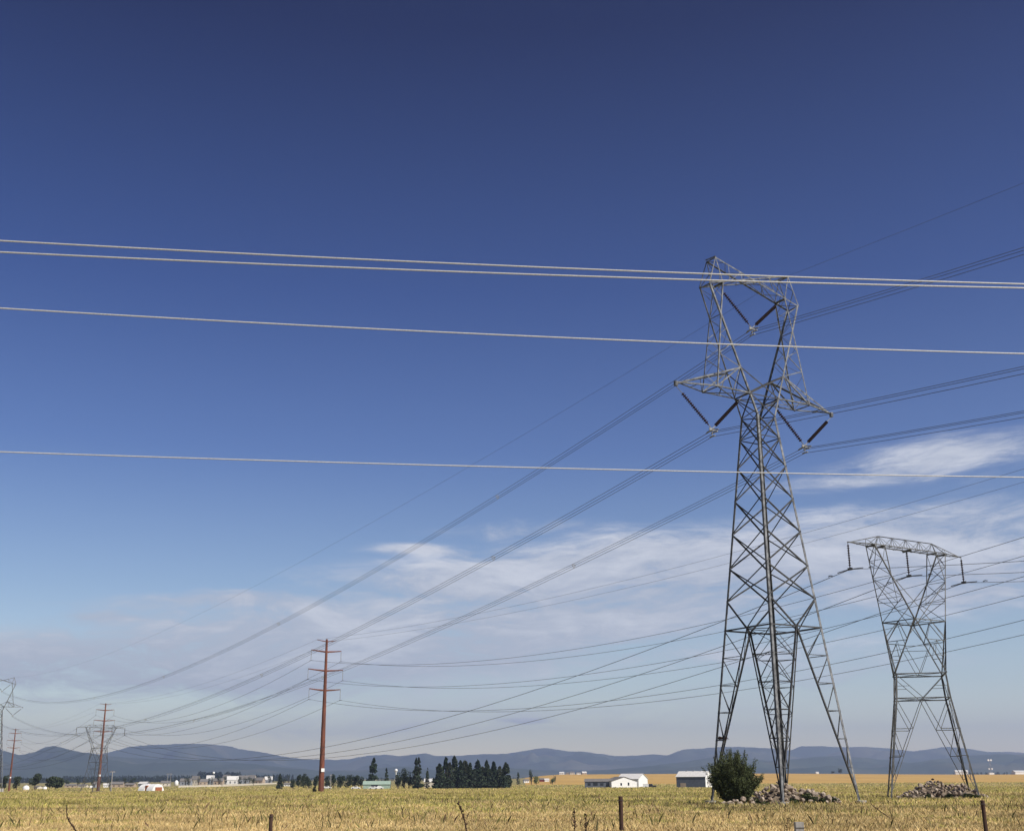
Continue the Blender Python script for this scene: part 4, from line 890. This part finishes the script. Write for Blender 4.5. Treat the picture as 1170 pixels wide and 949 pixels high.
def comm_mast():
    Y = 2000; p = at(1133, Y); root = empty('radio_mast', p); H = CAMH + ray(1133, 867).z * Y - p.z; m = MB()
    for sx, sy in ((-1, -1), (1, -1), (0, 1)): m.tube([(sx * 1.6, sy * 1.6, -1), (sx * .5, sy * .5, H)], [.22, .16], 5)
    for i in range(9):
        z = H * i / 9; k = 1.6 - 1.1 * i / 9; m.tube([(-k, -k, z), (k, -k, z + H / 9)], .1, 4); m.tube([(k, -k, z), (0, k, z + H / 9)], .1, 4)
    m.build('lattice', MT['grey'], root)
    for z, r in ((H - 1.2, 1.5), (H * .37, 1.4)):
        for s in (-1, 1): d = MB(); d.tube([(s * 2.1, -.8, z), (s * 2.1, .4, z)], r, 14); d.build('dish', MT['white'], root, False)
    b = MB(); b.box((-4, -3, -1), (4, 3, 2.6)); b.box((-4.2, -3.2, 2.6), (4.2, 3.2, 2.8)); b.build('hut', MT['white'], root); tag(root, 'small radio mast with white dishes on the right horizon', 'mast')
comm_mast()
# left: quonset, tanks, houses, wall
def quonset(x, Y, Ltot, r, label):
    root = empty('quonset_hut', at(x, Y), R(-28)); k = 14
    for a0, a1 in ((-Ltot / 2, -.7), (.7, Ltot / 2)):
        m = MB(); vs = []; fs = []
        for xx in (a0, a1):
            for i in range(k + 1):
                t = math.pi * i / k; vs.append((xx, -r * math.cos(t), r * .95 * math.sin(t) - .3))
        for i in range(k): fs.append((i, i + 1, k + 2 + i, k + 1 + i))
        fs += [tuple(range(k + 1)), tuple(range(k + 1, 2 * k + 2))[::-1]]; m.add(vs, fs); m.build('shell', MT['white'], root)
    m = MB(); m.box((-.7, -r * .8, -.5), (.7, r * .8, r * .7)); m.build('link_room', MT['orange'], root)
    e = MB(); e.box((Ltot / 2, -r * .5, -.5), (Ltot / 2 + .5, r * .5, r * .5)); e.build('porch', MT['orange'], root); tag(root, label, 'hut')
quonset(173.5, 540, 8.4, 3.6, 'white rounded double hut with a rusty gap in its middle')
def tank(x, Y, w, h, label, m='white'):
    root = empty('storage_tank', at(x, Y)); r = px(w, Y) / 2; H = px(h, Y); b = MB(); b.tube([(0, 0, -1), (0, 0, H * .55), (0, 0, H * .85), (0, 0, H)], [r, r, r * .7, r * .12], 18); b.build('shell', MT[m], root, True)
    c = MB(); c.tube([(0, 0, H - .05), (0, 0, H + .35)], [.4, .4], 10); c.build('hatch', MT['grey'], root); tag(root, label, 'tank')
tank(31, 690, 7, 4.8, 'larger white domed tank near the left edge'); tank(52.5, 720, 4.6, 3.0, 'smaller white domed tank left of the wide low tree'); tank(105, 800, 3.6, 2.8, 'small white tank just left of the second brown pole'); tank(202, 1100, 4.6, 5.6, 'white domed silo behind the white rounded hut')
LH = [(45, 760, 5, 3, 'cream', 'roofgrey', 'small cream shed between the two white tanks'), (82, 900, 12, 3.2, 'tan', 'roofgrey', 'long tan shed left of the second brown pole'), (96, 900, 9, 2.8, 'cream', 'roofgrey', 'cream shed touching the long tan shed'),
      (110.5, 820, 4, 6, 'grey', 'roofgrey', 'steep grey roofed house at the second brown pole'), (122, 850, 5, 4, 'white', 'roofwhite', 'small white house right of the second brown pole'), (135, 850, 13, 5.5, 'tan', 'roofgrey', 'tan house with broad grey roof left of the white hut'), (150, 880, 10, 4.0, 'tan', 'roofgrey', 'lower tan house left of the white hut'),
      (165, 950, 10, 4.6, 'grey', 'roofwhite', 'grey house with pale roof behind the white hut'), (190, 1000, 10, 5, 'cream', 'roofgrey', 'cream house right behind the white hut'), (213, 1050, 12, 5.2, 'grey', 'roofgrey', 'wide grey house at the left end of the long white wall'), (224, 1200, 8, 6.5, 'cream', 'roofgrey', 'tall cream house above the long white wall'),
      (232, 1080, 10, 4.6, 'tan', 'roofgrey', 'tan house behind the long white wall near the lamp mast'), (240.5, 1250, 8, 6.6, 'grey', 'roofwhite', 'grey house with pale roof left of the lamp mast'), (250, 1100, 11, 5, 'tan', 'roofgrey', 'tan house just right of the lamp mast'), (259, 1300, 8, 6.8, 'white', 'roofgrey', 'white house behind the town row right of the lamp mast'),
      (266, 1120, 12, 6.4, 'roofwhite', 'roofwhite', 'pale warehouse with pale roof above the white wall'), (279, 1250, 11, 6.4, 'grey', 'roofgrey', 'broad grey house right of the pale warehouse'), (288, 1350, 8, 6.4, 'cream', 'roofgrey', 'cream house right of the broad grey house'), (297, 1200, 10, 5, 'tan', 'roofgrey', 'tan house over the right part of the white wall'),
      (307, 1300, 8, 5.4, 'grey', 'roofwhite', 'grey house left of the lone small dark pine'), (329, 900, 7, 3, 'white', 'roofgrey', 'white house just right of the lone small dark pine')]
for i, (x, Y, w, h, a, b_, lab) in enumerate(LH): small_house(x, Y, w, h * (1.45 if 203 < x < 320 else 1.1), a, b_, lab, (i * 29 % 40) - 20)
rt = random.Random(21)
for i in range(26):
    x = 196 + i * 5.3 + rt.uniform(-2, 2); Y = rt.uniform(980, 1350)
    plant(broadleaf, 'broadleaf_tree', x, 893.0 - rt.uniform(3.2, 7.5) - (x - 196) * .012, rt.uniform(4, 8), Y, 200 + i, 'small dark tree among the distant town houses', group='trees among the distant town houses', n=350, c=(.035, .048, .028), trunk=.03)
for i in range(10):
    x = 70 + i * 9 + rt.uniform(-3, 3); plant(broadleaf, 'broadleaf_tree', x, 890.5 - rt.uniform(0, 3.5), rt.uniform(5, 10), rt.uniform(950, 1150), 240 + i, 'low dark tree beyond the tan sheds at far left', group='low trees beyond the tan sheds', n=350, c=(.035, .048, .028), trunk=.03)
def wall_run(pts, h, label):
    m = MB()
    for (xa, Ya), (xb, Yb) in zip(pts[:-1], pts[1:]):
        a, b_ = at(xa, Ya), at(xb, Yb); d = (b_ - a).normalized(); nn = Vector((-d.y, d.x, 0)); m.obox(a + Vector((0, 0, -.5)), b_ + Vector((0, 0, -.5)), nn, Vector((0, 0, 1)), .2, h + .5)
        L = (b_ - a).length; k = int(L / 6)
        for i in range(k + 1): q = lerp(a, b_, i / max(1, k)); m.box(q + Vector((-.2, -.25, -.5)), q + Vector((.2, .2, h + .2)))
    o = m.build('garden_wall', MT['cream']); tag(o, label, 'wall')
wall_run([(205, 800), (254, 900), (322, 1350)], 1.25, 'long white wall in front of the distant town')
def lamp_mast():
    Y = 1000; p = at(243.8, Y); root = empty('lamp_mast', p); H = CAMH + ray(243.8, 883).z * Y - p.z; m = MB(); m.tube([(0, 0, -1), (0, 0, H)], [.22, .12], 8); m.build('mast', MT['grey'], root); m = MB(); m.tube([(0, 0, H - .6), (0, 0, H), (0, 0, H + .9), (0, 0, H + 1.3)], [.3, 1.0, .9, .2], 10); m.build('lamp_head', MT['white'], root, True); tag(root, 'pale-headed lamp mast above the town roofs', 'mast')
lamp_mast()
def wood_pole(x, Y, yt, label, arm=.9, m='greywood', rz=.5):
    p = at(x, Y); root = empty('utility_pole', p, rz); H = CAMH + ray(x, yt).z * Y - p.z; b = MB(); b.tube([(0, 0, -1), (0, 0, H)], [.2, .14], 8); b.build('shaft', MT[m], root)
    b = MB(); b.box((-arm, -.16, H - .5), (arm, -.04, H - .3)); a = b.build('crossarm', MT[m], root)
    for s in (-.9, 0, .9):
        q = MB(); q.tube([(s * arm, -.1, H - .3), (s * arm, -.1, H - .12), (s * arm, -.1, H - .02)], [.05, .08, .04], 6); q.build('insulator', MT['porc'], a)
    tag(root, label, 'utility pole')
wood_pole(128, 455, 880, 'short pale grey utility pole right of the second brown pole', 1.0)
wood_pole(191.5, 900, 883, 'left of two faint thin poles behind the white hut', 1.2); wood_pole(195, 900, 883, 'right of two faint thin poles behind the white hut', 1.2)
wood_pole(378, 620, 884, 'thin dark pole right of the nearest brown pole', .7)
# base pads of the far brown poles: low dark mounds of spoil
for P_, lab in ((P2, 'second'),):
    def hh(x, y, P_=P_): return .9 * max(0, 1 - ((x - P_.x) / 4.2) ** 2 - ((y - P_.y) / 3) ** 2)
    mound('spoil_mound', P_.x, P_.y, hh, P_.x - 5, P_.x + 5, P_.y - 3.5, P_.y + 3.5, soil)

# ------------------------------------------------------------------ roadside fence posts and stalks
def post(x, yt, Y, w, m, label, lean=0.0, round_=True, cat='fence post'):
    r = ray(x, yt); p = Vector((r.x * Y, Y, 0)); H = CAMH + r.z * Y; b = MB(); root = empty('fence_post', (p.x, p.y, gz(p.x, p.y)))
    if round_: b.tube([(lean * H, 0, -.3), (lean * H * .5, 0, H * .5), (0, 0, H - .03), (0, 0, H)], [w / 2, w / 2, w / 2, w / 2 * .8], 12)
    else: b.box((-w / 2, -w / 2, -.3), (w / 2, w / 2, H))
    b.build('shaft', MT[m], root)
    for z in (H * .9, H * .62, H * .35):
        c = MB(); c.tube([(-w / 2 - .01, -w / 2 - .012, z), (w / 2 + .01, -w / 2 - .012, z)], .006, 4); c.build('staple', MT['alu'], root); tag(root, label, cat); return root
post(709, 909, 44, .15, 'wood', 'dark brown wooden post in front of the white houses')
post(1122.5, 913.5, 41, .13, 'wood', 'slim dark post at right, in front of the loose rock pile', .0)
post(310, 929.5, 43, .13, 'wood', 'short brown post top at bottom left of centre', .0)
post(912.5, 938.5, 26, .17, 'greywood', 'pale grey weathered post top below the tall tower', .0, False)
def stalk(pts, Y, r, label, name='dry_stalk', fl=False):
    out = []
    for x, y in pts: q = ray(x, y); out.append(Vector((q.x * Y, Y, CAMH + q.z * Y)))
    o0 = Vector((out[-1].x, Y, gz(out[-1].x, Y))); root = empty(name, o0); b = MB(); n = len(out); out.append(Vector((out[-1].x + .03, Y, -.1))); n += 1
    b.tube([q - o0 for q in out], [r * (.45 + .55 * i / (n - 1)) for i in range(n)], 6); b.build('stem', MT['twig'], root)
    rg = random.Random(int(pts[0][0])); c = MB()
    for i in range(22 if fl else 8):
        t = rg.random() * (.8 if fl else 1); k = min(n - 2, int(t * (n - 1))); q = lerp(out[k], out[k + 1], t * (n - 1) - k) - o0; d = Vector((rg.uniform(-1, 1), rg.uniform(-1, 1), rg.uniform(.2, 1))).normalized() * rg.uniform(.03, .09); c.tube([q, q + d], [r * .5, r * .9], 4)
    c.build('seed_head', MT['twig'], root); tag(root, label, 'stalk')
stalk([(76, 919), (76.5, 932), (80, 939), (87, 949)], 42, .03, 'bent dark branch standing at the bottom left')
stalk([(523.5, 916), (528, 929), (531, 937), (533, 950)], 43, .035, 'leaning dark dry stalk left of the middle of the field', fl=True)
stalk([(655.5, 922), (656.5, 935), (657, 950)], 42, .022, 'left thin dry stalk near the dark wooden post', fl=True)
stalk([(670, 930), (669.5, 940), (669.5, 950)], 40, .024, 'right thin dry stalk near the dark wooden post', fl=True)
stalk([(899.5, 934), (899.5, 942), (899, 950)], 36, .012, 'thin dark stalk just left of the pale grey post', fl=True)
stalk([(995, 918), (1004, 925), (1014, 932), (1025, 939)], 56, .03, 'dark fallen branch slanting in the grass right of the tall tower')

# ------------------------------------------------------------------ grass and weeds (uncountable)
def vnoise(x, y, s, seed):
    x = x / s + seed * 17.3; y = y / s + seed * 7.1; xi = np.floor(x); yi = np.floor(y); fx = x - xi; fy = y - yi; fx = fx * fx * (3 - 2 * fx); fy = fy * fy * (3 - 2 * fy)
    def hsh(a, b): v = np.sin(a * 127.1 + b * 311.7) * 43758.5453; return v - np.floor(v)
    return (hsh(xi, yi) * (1 - fx) + hsh(xi + 1, yi) * fx) * (1 - fy) + (hsh(xi, yi + 1) * (1 - fx) + hsh(xi + 1, yi + 1) * fx) * fy
def gza(x, y):
    r = np.hypot(x, y); t = np.clip((r - 110) / 520, 0, 1); return -3.0 * t * t * (3 - 2 * t)
def blades(name, n, Ya, Yb, hfun, wfun, cfun, power=1.0, lean=.35, seed=1, tb=.52):
    rng = np.random.default_rng(seed); q = rng.uniform(0, 1, n) ** power; Y = Ya * (Yb / Ya) ** q; X = rng.uniform(-tb, tb, n) * Y
    # clumping
    cx = rng.normal(0, .12, n); X += cx; h = hfun(X, Y, rng); w = wfun(X, Y, rng); keep = h > .05; X, Y, h, w = X[keep], Y[keep], h[keep], w[keep]; n = len(X)
    a = rng.uniform(0, np.pi, n); ca, sa = np.cos(a), np.sin(a) * .6; z = gza(X, Y); lx = rng.normal(0, lean, n) * h; ly = rng.normal(0, lean, n) * h
    V = np.stack([np.stack([X - ca * w / 2, Y - sa * w / 2, z - .03], 1), np.stack([X + ca * w / 2, Y + sa * w / 2, z - .03], 1), np.stack([X + lx * .4 + ca * w * .35, Y + ly * .4, z + h * .6], 1), np.stack([X + lx, Y + ly, z + h], 1)], 1).reshape(-1, 3)
    F = np.arange(4 * n).reshape(n, 4); C = np.clip(cfun(X, Y, rng), .01, .9); C = np.repeat(C, 4, 0); o = np_mesh(name, V, F, MT['blade'], C); tag(o, kind='stuff'); return o
def pal(rng, n, cols, wts):
    k = rng.choice(len(cols), n, p=np.array(wts) / sum(wts)); return np.array(cols)[k] * rng.uniform(.7, 1.25, n)[:, None]
TAN = [(.58, .42, .19), (.65, .50, .25), (.48, .33, .145), (.42, .33, .12)]
GRN = [(.46, .385, .11), (.35, .33, .085), (.55, .43, .20), (.15, .155, .055)]
def tuft(X, Y): return .5 * vnoise(X, Y, 1.7, 3) + .3 * vnoise(X, Y, .5, 5) + .2 * vnoise(X, Y, 6, 9)
def c_dry(X, Y, rng):
    n = len(X); f = vnoise(X, Y, 5, 1) * .5 + vnoise(X, Y, 1.3, 2) * .5; c = pal(rng, n, TAN, (4, 3, 3, 2)); g_ = pal(rng, n, GRN, (3, 3, 2, 1)); m = (f > .66)[:, None]; c = np.where(m & (rng.random(n) < .6)[:, None], g_, c); return c * (.55 + .45 * vnoise(X, Y, 2.4, 8) + .4 * vnoise(X * .4, Y, 1.1, 28))[:, None]
def c_weed(X, Y, rng):
    n = len(X); f = vnoise(X, Y, 9, 11) * .6 + vnoise(X, Y, 3, 12) * .4; c = pal(rng, n, GRN, (4, 3, 3, 1.2)); d = pal(rng, n, TAN, (3, 2, 3, 2)); m = (f > .60)[:, None]; c = np.where(m & (rng.random(n) < .7)[:, None], d, c)
    dk = (vnoise(X, Y, 4.5, 21) > .80) & (vnoise(X, Y, 14, 22) > .45) ; c[dk] *= .38; bare = (vnoise(X * .3, Y, 7, 44) > .78); c[bare] = c[bare] * .6 + np.array((.10, .07, .05)); return c * (.52 + .45 * vnoise(X, Y * .6, 2.2, 18) + .45 * vnoise(X * .35, Y, 5, 38))[:, None]
blades('dry_grass', 520000, 36, 84, lambda X, Y, r: r.uniform(.08, .27, len(X)) * (.35 + 1.1 * tuft(X, Y)), lambda X, Y, r: r.uniform(.008, .018, len(X)) * (Y / 50) ** .7, c_dry, 1.0, .30, 1)
blades('field_weeds', 460000, 70, 330, lambda X, Y, r: r.uniform(.08, .34, len(X)) * (.4 + 1.0 * tuft(X, Y * .5)), lambda X, Y, r: r.uniform(.014, .034, len(X)) * (Y / 90) ** .8, c_weed, .85, .34, 2)
blades('far_meadow_grass', 90000, 300, 860, lambda X, Y, r: r.uniform(.2, .6, len(X)), lambda X, Y, r: r.uniform(.12, .3, len(X)) * (Y / 300) ** .8, c_weed, .8, .3, 4)
def c_tall(X, Y, rng): return pal(rng, len(X), [(.10, .09, .04), (.16, .15, .05), (.13, .08, .05)], (3, 3, 2))
blades('tall_weeds', 16000, 45, 240, lambda X, Y, r: np.where((vnoise(X, Y, 2.2, 31) > .66), r.uniform(.25, .65, len(X)), 0), lambda X, Y, r: r.uniform(.015, .04, len(X)) * (Y / 60) ** .5, c_tall, .9, .25, 5)
